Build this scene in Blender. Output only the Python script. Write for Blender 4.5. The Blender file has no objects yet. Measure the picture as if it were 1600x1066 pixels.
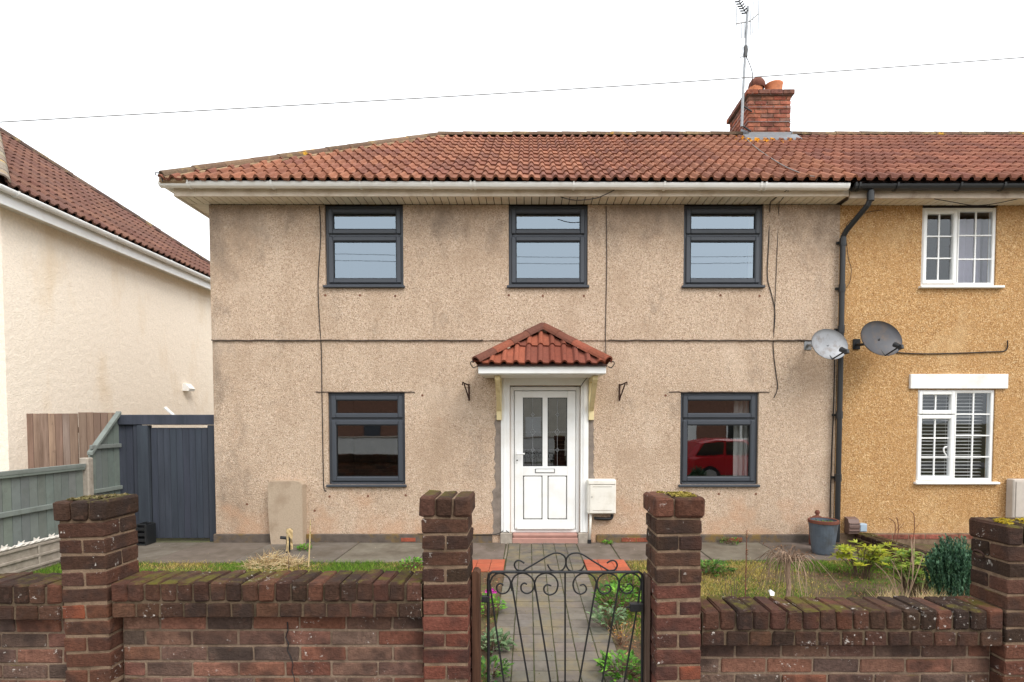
import bpy, bmesh, math, random
from mathutils import Vector, Matrix, noise
R = random.Random(7)
rad = math.radians
SC = bpy.context.scene
COL = SC.collection

# ------------------------------------------------------------------ camera
FPX, CX, CY, HC, TH = 840.0, 826.0, 686.0, 1.68, rad(2)
cam = bpy.data.cameras.new('camera'); co = bpy.data.objects.new('camera', cam); COL.objects.link(co)
cam.sensor_width = 36; cam.lens = FPX / 1600 * 36
cam.shift_x = -(CX - 800) / 1600; cam.shift_y = (CY - 533) / 1600
cam.clip_start = 0.05; cam.clip_end = 1000
co.location = (0, 0, HC); co.rotation_euler = (rad(90) - TH, 0, 0)
SC.camera = co

# ------------------------------------------------------------------ sky, sun, exposure
SUN_EL, SUN_AZ = rad(48), rad(140)       # high behind the photographer, to the right
w = bpy.data.worlds.new('World'); SC.world = w; w.use_nodes = True
nt = w.node_tree; nt.nodes.clear()
sky = nt.nodes.new('ShaderNodeTexSky'); sky.sky_type = 'NISHITA'; sky.sun_disc = False
sky.sun_elevation = SUN_EL; sky.sun_rotation = SUN_AZ; sky.air_density = 1.5; sky.dust_density = 6
hs = nt.nodes.new('ShaderNodeHueSaturation'); hs.inputs['Saturation'].default_value = 0.25
mx = nt.nodes.new('ShaderNodeMixRGB'); mx.inputs[0].default_value = 0.85
mx.inputs[2].default_value = (9.6, 9.95, 10.3, 1)         # even white cloud layer over the clear sky
bg = nt.nodes.new('ShaderNodeBackground'); bg.inputs[1].default_value = 0.125
wo = nt.nodes.new('ShaderNodeOutputWorld')
nt.links.new(sky.outputs[0], hs.inputs['Color']); nt.links.new(hs.outputs[0], mx.inputs[1])
nt.links.new(mx.outputs[0], bg.inputs[0]); nt.links.new(bg.outputs[0], wo.inputs[0])
sl = bpy.data.lights.new('sun', 'SUN'); sl.energy = 1.3; sl.angle = rad(25); sl.color = (1, .96, .9)
so = bpy.data.objects.new('sun', sl); COL.objects.link(so)
d = Vector((math.sin(SUN_AZ) * math.cos(SUN_EL), math.cos(SUN_AZ) * math.cos(SUN_EL), math.sin(SUN_EL)))
so.rotation_euler = d.to_track_quat('Z', 'Y').to_euler()
SC.view_settings.view_transform = 'Standard'; SC.view_settings.look = 'None'
SC.view_settings.exposure = 0.7; SC.view_settings.gamma = 1.0; SC.view_settings.use_curve_mapping = False

# ------------------------------------------------------------------ measuring helpers
def W(px, py, Y):
    """point of the photograph seen at depth Y -> x, z in metres"""
    u = (px - CX) / FPX; v = (CY - py) / FPX
    t = Y / (math.cos(TH) + v * math.sin(TH))
    return t * u, HC + t * (-math.sin(TH) + v * math.cos(TH))
def WV(px, py, Y):
    x, z = W(px, py, Y); return Vector((x, Y, z))

# ------------------------------------------------------------------ materials
def S(r, g, b):
    def f(c):
        c /= 255.0
        return c / 12.92 if c <= .04045 else ((c + .055) / 1.055) ** 2.4
    return (f(r), f(g), f(b), 1)
MATS = {}
class NT:
    def __init__(s, name):
        s.m = bpy.data.materials.new(name); s.m.use_nodes = True
        s.t = s.m.node_tree; s.b = s.t.nodes['Principled BSDF']
        s.pos = s.t.nodes.new('ShaderNodeNewGeometry').outputs['Position']
    def n(s, typ, **kw):
        x = s.t.nodes.new('ShaderNode' + typ)
        for k, v in kw.items(): setattr(x, k, v)
        return x
    def l(s, a, b): s.t.links.new(a, b)
    def put(s, inp, v):
        if hasattr(v, 'links') or hasattr(v, 'is_linked') and not isinstance(v, (int, float)): s.l(v, inp)
        else: inp.default_value = v
    def scaled(s, sc, src=None):
        m = s.n('Mapping'); s.l(src or s.pos, m.inputs[0]); m.inputs['Scale'].default_value = sc; return m.outputs[0]
    def noise(s, scale, detail=3, rough=.55, vec=None, stretch=None):
        x = s.n('TexNoise'); x.inputs['Scale'].default_value = scale
        x.inputs['Detail'].default_value = detail; x.inputs['Roughness'].default_value = rough
        s.l(s.scaled(stretch) if stretch else (vec or s.pos), x.inputs['Vector']); return x.outputs[0]
    def voro(s, scale, out='Distance', feature='F1', stretch=None):
        x = s.n('TexVoronoi', feature=feature); x.inputs['Scale'].default_value = scale
        s.l(s.scaled(stretch) if stretch else s.pos, x.inputs['Vector']); return x.outputs[out]
    def ramp(s, fac, a, b, lo=0.0, hi=1.0):
        x = s.n('MapRange'); s.l(fac, x.inputs[0])
        for i, v in zip((1, 2, 3, 4), (a, b, lo, hi)): x.inputs[i].default_value = v
        return x.outputs[0]
    def math(s, op, a, b=0.0):
        x = s.n('Math', operation=op); s.put(x.inputs[0], a); s.put(x.inputs[1], b); return x.outputs[0]
    def mix(s, fac, a, b, mode='MIX'):
        x = s.n('MixRGB', blend_type=mode); s.put(x.inputs[0], fac); s.put(x.inputs[1], a); s.put(x.inputs[2], b); return x.outputs[0]
    def val(s, col, fac):      # multiply a colour by a scalar
        c = s.n('CombineXYZ')
        for i in range(3): s.l(fac, c.inputs[i])
        return s.mix(1.0, col, c.outputs[0], 'MULTIPLY')
    def objcol(s): return s.n('ObjectInfo').outputs['Color']
    def objrnd(s): return s.n('ObjectInfo').outputs['Random']
    def sep(s, what='pos'):
        x = s.n('SeparateXYZ')
        s.l(s.pos if what == 'pos' else s.t.nodes.new('ShaderNodeNewGeometry').outputs['Normal'], x.inputs[0]); return x.outputs
    def bump(s, h, strength=.5, dist=.01, prev=None):
        x = s.n('Bump'); x.inputs['Strength'].default_value = strength; x.inputs['Distance'].default_value = dist
        s.l(h, x.inputs['Height'])
        if prev is not None: s.l(prev, x.inputs['Normal'])
        return x.outputs[0]
    def done(s, col=None, rough=.8, nrm=None, metal=0.0, spec=.5):
        if col is not None: s.put(s.b.inputs['Base Color'], col)
        s.put(s.b.inputs['Roughness'], rough); s.b.inputs['Metallic'].default_value = metal
        s.b.inputs['Specular IOR Level'].default_value = spec
        if nrm is not None: s.l(nrm, s.b.inputs['Normal'])
        MATS[s.m.name] = s.m; return s.m

def plain(name, col, rough=.6, var=.25, scale=12, bump=0, metal=0.0, spec=.4, dirt=None, dscale=3, dlo=.5, dhi=.75, objc=False, bdist=.004):
    n = NT(name)
    base = n.objcol() if objc else col
    c = n.val(base, n.ramp(n.noise(scale, 5), .25, .75, 1 - var, 1 + var))
    if dirt: c = n.mix(n.ramp(n.noise(dscale, 6, .65), dlo, dhi), c, dirt)
    nr = n.bump(n.noise(scale * 6, 4), bump, bdist) if bump else None
    return n.done(c, rough, nr, metal, spec)

def pebble(name, base, light, dark, stain, cell=70, red=None, streak=.5, redz=.9, stain2=None):
    n = NT(name)
    v1 = n.voro(cell, 'Color'); r = n.sep()
    sx = n.n('SeparateXYZ'); n.l(v1, sx.inputs[0])
    c = n.mix(n.ramp(sx.outputs[0], .62, 1), base, light)
    c = n.mix(n.ramp(sx.outputs[1], .66, 1), c, dark)
    c = n.val(c, n.ramp(n.noise(24, 4, .7), .3, .7, .88, 1.12))
    big = n.noise(1.1, 5, .62)
    c = n.mix(n.math('MULTIPLY', n.ramp(big, .48, .68), streak), c, stain)
    st = n.noise(1.0, 5, .65, stretch=(2.2, 2.2, .35))
    c = n.mix(n.math('MULTIPLY', n.ramp(st, .52, .7), streak * .8), c, stain)
    pale = n.noise(1.6, 4, .6, stretch=(1, 1, .8))
    c = n.mix(n.ramp(pale, .56, .78, 0, .45), c, light)
    if stain2:     # grime patches left where water runs over the upper courses and the corner
        g = n.noise(2.0, 6, .7, stretch=(1.1, 1.1, .7))
        hi = n.ramp(r[2], 3.75, 4.6, 0, .24)
        lf = n.ramp(r[0], -3.75, -4.35, 0, .2)
        c = n.mix(n.math('MULTIPLY', n.ramp(n.math('ADD', g, n.math('MAXIMUM', hi, lf)), .58, .8), .62), c, stain2)
    if red:        # rust coloured splash stain thrown up from the paving
        g = n.math('SUBTRACT', n.noise(2.6, 5, .6), n.ramp(r[2], .1, redz, 0, .3))
        c = n.mix(n.ramp(g, .34, .56, 0, .5), c, red)
    h = n.math('ADD', n.voro(cell), n.math('MULTIPLY', n.noise(140, 3), .6))
    b = n.bump(n.noise(5, 3), .25, .03)
    b = n.bump(h, .8, .009, b)
    return n.done(c, .95, b, spec=.12)
pebble('pebbledash_beige', S(197, 173, 150), S(219, 199, 179), S(151, 125, 104), S(172, 147, 124), 92, S(196, 152, 120), .5, stain2=S(122, 108, 96))
pebble('pebbledash_ochre', S(189, 148, 100), S(221, 191, 148), S(148, 106, 66), S(176, 132, 84), 84, S(198, 162, 126), .35, .6)
def roughcast():
    n = NT('roughcast_cream')
    c = n.val(S(246, 233, 216), n.ramp(n.noise(30, 4), .3, .7, .93, 1.06))
    c = n.mix(n.ramp(n.noise(1.2, 5, .6, stretch=(1.4, 1.4, .5)), .54, .74, 0, .6), c, S(230, 208, 178))
    b = n.bump(n.noise(9, 3), .4, .03); b = n.bump(n.noise(55, 4, .6), .8, .014, b)
    return n.done(c, .95, b, spec=.1)
roughcast()
plain('boss_render', S(184, 164, 142), .95, .14, 60, bump=.9, dirt=S(158, 136, 114), dscale=3, bdist=.008)

def brickmat(name, moss=.5, soot=.5, white=.5, mosscol=S(98, 92, 34)):
    n = NT(name)
    c = n.objcol()
    c = n.val(c, n.ramp(n.noise(60, 5, .7), .25, .75, .55, 1.45))
    c = n.mix(n.ramp(n.noise(7.5, 5, .62), .47 , .60, 0, soot), c, S(50, 41, 38))
    c = n.mix(n.ramp(n.noise(22, 4, .6), .58, .75, 0, .35), c, S(118, 84, 70))
    nz = n.sep('n')[2]
    m = n.math('ADD', n.math('ADD', n.math('MULTIPLY', n.noise(11, 6, .75), .6), n.math('MULTIPLY', n.noise(3.1, 3, .5), .4)), n.ramp(nz, -.1, 1, -.10, .05))
    c = n.mix(n.ramp(m, .63 - .12 * moss, .70 - .08 * moss, 0, .85), c, n.mix(n.noise(45, 3), S(70, 66, 26), mosscol))
    wm = n.math('MULTIPLY', n.ramp(n.noise(42, 4, .7), .60, .66), n.ramp(n.noise(5.0, 3), .54, .61))
    c = n.mix(n.math('MULTIPLY', wm, white), c, S(205, 198, 190))
    wire = n.noise(1, 4, .6, stretch=(60, 60, 190))
    b = n.bump(n.noise(24, 4, .6), .7, .016)
    b = n.bump(n.noise(150, 3, .6), .5, .006, b)
    b = n.bump(wire, .6, .008, b)
    return n.done(c, .92, b, spec=.15)
brickmat('brick_wall', .3, .62, .8)
brickmat('brick_pillar', .3, .6, .8)
brickmat('brick_coping', .8, .6, .7)
brickmat('brick_chimney', .25, .45, .6, S(120, 118, 90))
def mortar(name, col, dark):
    n = NT(name)
    c = n.val(col, n.ramp(n.noise(70, 5, .7), .25, .75, .7, 1.25))
    c = n.mix(n.ramp(n.noise(6, 5, .6), .45, .68, 0, .85), c, dark)
    return n.done(c, .97, n.bump(n.noise(160, 4), .8, .006), spec=.1)
mortar('mortar_buff', S(136, 117, 100), S(92, 76, 64)); mortar('mortar_dark', S(132, 111, 92), S(82, 66, 54))
mortar('mortar_moss', S(104, 88, 72), S(60, 52, 40)); mortar('mortar_grey', S(140, 132, 126), S(104, 92, 84))
mortar('bedding', S(164, 138, 110), S(96, 80, 62))

def tilemat(name, lich=True):
    n = NT(name)
    c = n.val(n.objcol(), n.ramp(n.noise(40, 5, .7), .25, .75, .72, 1.25))
    c = n.mix(n.ramp(n.noise(2.2, 5, .65), .5, .72, 0, .42), c, S(92, 56, 44))
    c = n.mix(n.ramp(n.noise(11, 5, .65), .58, .74, 0, .5), c, S(70, 50, 44))
    if lich:
        dd = n.n('VectorMath', operation='DISTANCE'); n.l(n.pos, dd.inputs[0]); dd.inputs[1].default_value = (4.0, 9.55, 6.55)
        g = n.math('ADD', n.noise(9, 4, .6), n.ramp(dd.outputs['Value'], .1, .95, .16, -.3))
        c = n.mix(n.ramp(g, .54, .6), c, S(206, 142, 30))
    return n.done(c, .88, n.bump(n.noise(120, 4, .7), .5, .004), spec=.25)
tilemat('roof_tile_red'); tilemat('roof_tile_brown', False); tilemat('canopy_tile', False)
def ridgemat():
    n = NT('ridge_tile_grey')
    c = n.val(n.objcol(), n.ramp(n.noise(40, 5, .7), .25, .75, .7, 1.25))
    c = n.mix(n.ramp(n.noise(5, 6, .7), .52, .66, 0, .7), c, S(150, 130, 92))
    c = n.mix(n.ramp(n.noise(2.3, 6, .7), .62, .68, 0, .8), c, S(196, 150, 44))
    return n.done(c, .95, n.bump(n.noise(60, 4, .7), .6, .008), spec=.15)
ridgemat()
plain('roof_deck', S(70, 50, 44), .95)
plain('upvc_white', S(238, 238, 236), .35, .02, 3, dirt=S(220, 216, 208), dscale=2.5, dlo=.5, dhi=.85)
plain('upvc_gutter', S(248, 246, 242), .35, .02, 6, dirt=S(226, 218, 204), dscale=2.2, dlo=.52, dhi=.9)
plain('fascia_cream', S(222, 208, 190), .6, .06, 7, dirt=S(182, 160, 134), dscale=4, dlo=.5, dhi=.8); plain('soffit_board', S(238, 228, 212), .6, .06, 5, dirt=S(206, 186, 158), dscale=3, dlo=.5, dhi=.8)
plain('fascia_timber', S(196, 180, 162), .75, .15, 8, dirt=S(140, 116, 96), dscale=5, dlo=.5, dhi=.75, bump=.3)
plain('anthracite', S(62, 66, 73), .42, .05, 8, spec=.45)
plain('anthracite_seal', S(24, 25, 28), .6, .05)
plain('black_plastic', S(34, 35, 37), .42, .12, 9, spec=.5)
plain('black_iron', S(24, 24, 26), .45, .3, 30, bump=.3, spec=.5)
plain('rusty_iron', S(62, 40, 32), .85, .4, 40, bump=.4)
plain('cable_black', S(40, 34, 32), .6, .2, 20)
plain('cable_grey', S(120, 116, 112), .7, .1)
plain('cream_paint', S(226, 208, 160), .6, .08, 9, dirt=S(190, 168, 120), dscale=8)
plain('white_paint', S(232, 231, 228), .6, .04, 6, dirt=S(200, 192, 182), dscale=3, dlo=.5, dhi=.85)
plain('step_paint', S(172, 130, 118), .7, .15, 14, dirt=S(150, 116, 104), dscale=7, bump=.2)
plain('cement_grey', S(134, 122, 112), .95, .2, 14, bump=.8, dirt=S(100, 90, 82), dscale=5, bdist=.008)
plain('plinth_dark', S(92, 82, 74), .95, .3, 10, bump=.8, dirt=S(120, 96, 52), dscale=2.6, dlo=.5, dhi=.62, bdist=.01)
plain('concrete', S(158, 148, 136), .95, .2, 18, bump=.6, dirt=S(120, 110, 98), dscale=4, bdist=.006)
plain('slab', S(140, 130, 122), .92, .2, 9, bump=.5, dirt=S(88, 78, 66), dscale=2.6, dlo=.42, dhi=.68, objc=True, bdist=.006)
plain('path_tile', S(100, 95, 92), .8, .2, 16, bump=.4, dirt=S(120, 108, 84), dscale=3.2, dlo=.48, dhi=.66, objc=True, bdist=.004)
plain('quarry_tile', S(196, 96, 62), .75, .15, 18, bump=.3, dirt=S(160, 92, 66), dscale=6, objc=True)
plain('path_bed', S(74, 74, 48), .98, .4, 20, bump=.8, dirt=S(74, 84, 34), dscale=3)
plain('soil', S(96, 78, 58), .98, .4, 12, bump=1, dirt=S(92, 98, 44), dscale=2, dlo=.45, dhi=.6, bdist=.02)
plain('asphalt', S(66, 66, 68), .9, .25, 60, bump=.6)
plain('pavement', S(128, 124, 120), .9, .2, 30, bump=.4)
plain('fence_grey', S(104, 113, 110), .85, .1, 10, bump=.5, objc=True, dirt=S(100, 106, 100), dscale=6)
def wood(name, col, dark, sc=(30, 30, 1.6), objc=False):
    n = NT(name)
    g = n.noise(1, 6, .65, stretch=sc)
    c = n.mix(n.ramp(g, .32, .68), dark, n.objcol() if objc else col)
    c = n.mix(n.ramp(n.noise(14, 3, stretch=(1, 1, .5)), .66, .74, 0, .7), c, dark)
    return n.done(c, .9, n.bump(g, .6, .006), spec=.15)
wood('fence_brown', S(146, 116, 100), S(112, 92, 80), (14, 14, 1.2), objc=True)
wood('post_brown', S(104, 74, 58), S(58, 40, 32)); wood('post_grey', S(116, 96, 84), S(66, 52, 44))
wood('gate_navy', S(66, 70, 79), S(56, 60, 68), (18, 18, 1.5), True)
plain('galvanised', S(150, 152, 154), .5, .2, 20, metal=.7)
plain('lead', S(118, 120, 124), .55, .15, 9, metal=.2, bump=.4)
plain('dish_silver', S(150, 152, 156), .5, .12, 5, metal=.2, dirt=S(112, 100, 92), dscale=9, dlo=.5, dhi=.75)
plain('dish_dark', S(74, 74, 78), .5, .12, 5, metal=.2, dirt=S(96, 82, 72), dscale=9, dlo=.5, dhi=.75)
plain('terracotta', S(196, 122, 84), .85, .15, 12, bump=.3, dirt=S(128, 84, 66), dscale=4, dlo=.5, dhi=.7)
plain('terracotta_dark', S(106, 62, 48), .85, .25, 14, bump=.3)
plain('pot_glaze', S(84, 92, 102), .55, .2, 10, bump=.2, dirt=S(66, 64, 60), dscale=6)
plain('vent_brown', S(112, 90, 82), .6, .1); plain('box_blue', S(160, 176, 190), .6, .05)
plain('box_grey', S(188, 178, 168), .7, .08)
plain('meter_box', S(228, 224, 214), .5, .05, 5, dirt=S(202, 194, 178), dscale=6, dlo=.5, dhi=.8)
plain('curtain', S(226, 220, 212), .9, .05); plain('blind_slat', S(214, 212, 208), .5, .03)
plain('curtain_lilac', S(196, 190, 206), .9, .05)
plain('groove_grey', S(86, 84, 82), .8, .1); plain('dark_bead', S(72, 60, 52), .95, .4, 14); plain('room', S(70, 64, 60), .95, .05); plain('room_floor', S(80, 62, 48), .9, .2)  # drip bead colour: joint dirt with the shadow gap's darkness painted in
plain('chain_white', S(228, 222, 214), .6, .1)
plain('straw', S(196, 172, 128), .9, .2, objc=False)
plain('twig', S(110, 88, 72), .9, .3, 30); plain('twig_red', S(112, 74, 58), .9, .3, 30)
plain('twig_pale', S(160, 134, 112), .9, .3, 30); plain('bark', S(92, 74, 60), .95, .3, 20, bump=.5)
plain('car_red', S(176, 24, 34), .2, .02, spec=.6); plain('car_glass', S(28, 32, 36), .05, .02, spec=.8)
plain('tyre', S(26, 26, 27), .9); plain('rim', S(170, 172, 174), .35, .05, metal=.8)
plain('lamp_red', S(150, 12, 14), .2); plain('lamp_clear', S(220, 222, 224), .15)
plain('brick_far', S(132, 96, 80), .9, .3, 8, bump=.4); plain('render_far', S(206, 198, 184), .9, .12, 4)
plain('roof_far', S(92, 74, 66), .9, .25, 8); plain('block_white', S(206, 204, 200), .9, .1, 6, bump=.3)
plain('rawlplug', S(120, 80, 62), .9)
def veg(name, spec=.3, rough=.6):
    n = NT(name)
    at = n.n('Attribute', attribute_name='tint').outputs['Color']
    n.done(at, rough, spec=spec)
    tr = n.n('BsdfTranslucent'); n.l(at, tr.inputs[0])
    mx = n.n('MixShader'); mx.inputs[0].default_value = .25
    out = n.t.nodes['Material Output']
    n.l(n.b.outputs[0], mx.inputs[1]); n.l(tr.outputs[0], mx.inputs[2]); n.l(mx.outputs[0], out.inputs[0])
veg('leaf'); veg('grass', .15, .8); veg('glossy_leaf', .5, .4)
def glass(name, ior, tint, wob=.004, gcol=(.93, .97, 1, 1)):
    n = NT(name); t = n.t; out = t.nodes['Material Output']
    lwt = n.n('LayerWeight'); lwt.inputs[0].default_value = .5; f0 = ((ior - 1) / (ior + 1)) ** 2
    fac = n.math('ADD', n.math('MULTIPLY', n.math('POWER', lwt.outputs['Facing'], 5.0), 1 - f0), f0)
    g = n.n('BsdfGlossy'); g.inputs['Roughness'].default_value = .015; g.inputs['Color'].default_value = gcol
    tr = n.n('BsdfTransparent'); tr.inputs[0].default_value = tint
    b = n.bump(n.noise(2.2, 2), .15, wob); n.l(b, g.inputs['Normal'])
    m = n.n('MixShader'); n.l(fac, m.inputs[0]); n.l(tr.outputs[0], m.inputs[1]); n.l(g.outputs[0], m.inputs[2])
    n.l(m.outputs[0], out.inputs[0]); MATS[name] = n.m
glass('glass', 2.6, (.72, .76, .78, 1)); glass('glass_clear', 1.8, (.84, .86, .88, 1)); glass('glass_door', 2.5, (.5, .52, .54, 1))
glass('glass_upper', 3.3, (.5, .56, .6, 1), gcol=(.70, .83, .95, 1), wob=.0012)

# ------------------------------------------------------------------ mesh helpers
class MB:
    def __init__(s): s.v = []; s.f = []; s.c = []
    def add(s, vs, fs, col=None):
        o = len(s.v); s.v.extend(tuple(v) for v in vs); s.f.extend(tuple(i + o for i in f) for f in fs)
        if col is not None: s.c.extend([col] * len(fs))
        return s
    def box(s, x0, x1, y0, y1, z0, z1):
        v = [(x, y, z) for x in (x0, x1) for y in (y0, y1) for z in (z0, z1)]
        return s.add(v, [(0, 1, 3, 2), (4, 6, 7, 5), (0, 4, 5, 1), (2, 3, 7, 6), (0, 2, 6, 4), (1, 5, 7, 3)])
    def bev(s, x0, x1, y0, y1, z0, z1, b=.004, jit=0, rnd=None):
        c = ((x0 + x1) / 2, (y0 + y1) / 2, (z0 + z1) / 2); h = ((x1 - x0) / 2, (y1 - y0) / 2, (z1 - z0) / 2)
        b = min(b, min(h) * .8); vs = []; idx = {}
        for sx in (-1, 1):
            for sy in (-1, 1):
                for sz in (-1, 1):
                    for a in range(3):
                        q = [h[0] - b, h[1] - b, h[2] - b]; q[a] = h[a]
                        p = [c[i] + q[i] * (sx, sy, sz)[i] for i in range(3)]
                        if jit: p = [t + rnd.uniform(-jit, jit) for t in p]
                        idx[(sx, sy, sz, a)] = len(vs); vs.append(p)
        fs = []
        sg = (-1, 1)
        for a in range(3):
            o1, o2 = [i for i in range(3) if i != a]
            for sa in sg:
                q = []
                for t1, t2 in ((-1, -1), (1, -1), (1, 1), (-1, 1)):
                    k = [0, 0, 0]; k[a] = sa; k[o1] = t1; k[o2] = t2; q.append(idx[(*k, a)])
                fs.append(q)
            for t1 in sg:            # edges running along axis a
                for t2 in sg:
                    k0 = [0, 0, 0]; k0[o1] = t1; k0[o2] = t2; k1 = list(k0); k0[a] = -1; k1[a] = 1
                    fs.append([idx[(*k0, o1)], idx[(*k1, o1)], idx[(*k1, o2)], idx[(*k0, o2)]])
        for sx in sg:
            for sy in sg:
                for sz in sg: fs.append([idx[(sx, sy, sz, 0)], idx[(sx, sy, sz, 1)], idx[(sx, sy, sz, 2)]])
        C = Vector(c); out = []
        for f in fs:
            P = [Vector(vs[i]) for i in f]; m = sum(P, Vector()) / len(P)
            nn = (P[1] - P[0]).cross(P[2] - P[0])
            out.append(f if nn.dot(m - C) > 0 else f[::-1])
        return s.add(vs, out)
    def ring(s, x0, x1, z0, z1, y0, y1, wd, b=.006, wb=None, wt=None):
        """rectangular frame in the xz plane, mitred by butting rails between stiles"""
        wb = wd if wb is None else wb; wt = wd if wt is None else wt
        s.bev(x0, x0 + wd, y0, y1, z0, z1, b); s.bev(x1 - wd, x1, y0, y1, z0, z1, b)
        s.bev(x0 + wd - b * .5, x1 - wd + b * .5, y0 + .0015, y1, z0, z0 + wb, b); s.bev(x0 + wd - b * .5, x1 - wd + b * .5, y0 + .0015, y1, z1 - wt, z1, b)
        return s
    def tube(s, pts, r, n=6, closed=False, cap=True):
        pts = [Vector(p) for p in pts]; m = len(pts); vs = []; fs = []
        rr = r if isinstance(r, (list, tuple)) else [r] * m
        up = None
        for i, p in enumerate(pts):
            a = pts[i - 1] if (i > 0 or closed) else p; b = pts[(i + 1) % m] if (i < m - 1 or closed) else p
            t = (b - a).normalized() if (b - a).length > 1e-9 else Vector((0, 0, 1))
            if up is None:
                up = Vector((0, 0, 1)) if abs(t.z) < .9 else Vector((1, 0, 0))
            x = (up - t * up.dot(t))
            x = x.normalized() if x.length > 1e-6 else t.orthogonal().normalized()
            up = x; y = t.cross(x)
            for k in range(n):
                q = 2 * math.pi * k / n; vs.append(p + (x * math.cos(q) + y * math.sin(q)) * rr[i])
        for i in range(m if closed else m - 1):
            j = (i + 1) % m
            for k in range(n):
                l = (k + 1) % n; fs.append((i * n + k, i * n + l, j * n + l, j * n + k))
        if cap and not closed: fs.append(tuple(range(n))[::-1]); fs.append(tuple((m - 1) * n + k for k in range(n)))
        return s.add(vs, fs)
    def lathe(s, prof, c, n=20, sx=1, sy=1):
        vs = []; fs = []
        for r, z in prof:
            for k in range(n):
                q = 2 * math.pi * k / n; vs.append((c[0] + r * math.cos(q) * sx, c[1] + r * math.sin(q) * sy, c[2] + z))
        for i in range(len(prof) - 1):
            for k in range(n):
                l = (k + 1) % n; fs.append((i * n + k, i * n + l, (i + 1) * n + l, (i + 1) * n + k))
        return s.add(vs, fs)
    def prism(s, poly, axis, a, b):
        """polygon in the other two axes pushed from a to b along axis"""
        def p(u, v, t): return {0: (t, u, v), 1: (u, t, v), 2: (u, v, t)}[axis]
        n = len(poly); vs = [p(u, v, a) for u, v in poly] + [p(u, v, b) for u, v in poly]
        fs = [tuple(range(n)), tuple(range(2 * n - 1, n - 1, -1))] + [(i, i + n, (i + 1) % n + n, (i + 1) % n) for i in range(n)]
        return s.add(vs, fs)
    def mesh(s, name, mat, smooth=False, fix=True):
        me = bpy.data.meshes.new(name); me.from_pydata(s.v, [], s.f)
        if s.c:
            at = me.attributes.new('tint', 'FLOAT_COLOR', 'FACE')
            at.data.foreach_set('color', [x for c in s.c for x in c])
        elif fix:
            bm = bmesh.new(); bm.from_mesh(me); bmesh.ops.recalc_face_normals(bm, faces=bm.faces); bm.to_mesh(me); bm.free()
        me.materials.append(MATS[mat])
        if smooth: me.polygons.foreach_set('use_smooth', [True] * len(me.polygons))
        return me
    def build(s, name, mat, parent=None, smooth=False, col=None, fix=True):
        return link(name, s.mesh(name, mat, smooth, fix), parent, None, col)
def wloc(o):
    m = Matrix.Identity(4); ch = []
    while o: ch.append(o); o = o.parent
    for p in reversed(ch): m = m @ p.matrix_parent_inverse @ p.matrix_basis
    return m
def link(name, me, parent=None, mat=None, col=None):
    o = bpy.data.objects.new(name, me); COL.objects.link(o)
    if mat is not None: o.matrix_basis = mat
    if parent: o.parent = parent; o.matrix_parent_inverse = wloc(parent).inverted()
    if col: o.color = col
    return o
def tag(o, label, cat, group=None):
    o['label'] = label; o['category'] = cat
    if group: o['group'] = group
    return o
def thing(name, loc, label, cat, group=None):
    o = bpy.data.objects.new(name, None); COL.objects.link(o); o.location = loc; o.empty_display_size = .2
    return tag(o, label, cat, group)
def struct(o): o['kind'] = 'structure'; return o
def jc(c, v=.12, rnd=R, hue=.04):
    k = 1 + rnd.uniform(-v, v); return tuple(max(0, x * k * (1 + rnd.uniform(-hue, hue))) for x in c[:3]) + (1,)
def smoothpath(pts, n=6):
    P = [Vector(p) for p in pts]; out = []
    for i in range(len(P) - 1):
        a = P[max(i - 1, 0)]; b = P[i]; c = P[i + 1]; e = P[min(i + 2, len(P) - 1)]
        for k in range(n):
            t = k / n
            out.append(.5 * ((2 * b) + (c - a) * t + (2 * a - 5 * b + 4 * c - e) * t * t + (3 * b - a - 3 * c + e) * t ** 3))
    return out + [P[-1]]

# ------------------------------------------------------------------ ground, street
ST = -.28           # level of the street
mb = MB(); mb.add([(-300, -300, ST - .05), (300, -300, ST - .05), (300, 300, ST - .05), (-300, 300, ST - .05)], [(0, 1, 2, 3)])
struct(mb.build('ground', 'soil'))
struct(MB().box(-60, 60, -1.2, 2.49, ST - .2, ST).build('pavement', 'pavement'))
struct(MB().box(-60, 60, -1.38, -1.2, ST - .2, ST + .004).build('kerb', 'concrete'))
struct(MB().box(-60, 60, -7.4, -1.38, ST - .2, ST - .12).build('road', 'asphalt'))
struct(MB().box(-60, 60, -9.6, -7.4, ST - .2, ST).build('far_pavement', 'pavement'))
mb = MB(); N = 60    # garden terrace with gentle unevenness
gx = [-16 + 28 * i / 84 for i in range(85)]; gy = [2.6 + 12 * j / 48 for j in range(49)]
vs = [(x, y, -.02 + .018 * noise.noise((x * 1.3, y * 1.3, 0))) for y in gy for x in gx]
fs = [(j * 85 + i, j * 85 + i + 1, (j + 1) * 85 + i + 1, (j + 1) * 85 + i) for j in range(48) for i in range(84)]
mb.add(vs, fs); struct(mb.build('garden_ground', 'soil', smooth=True))

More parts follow.
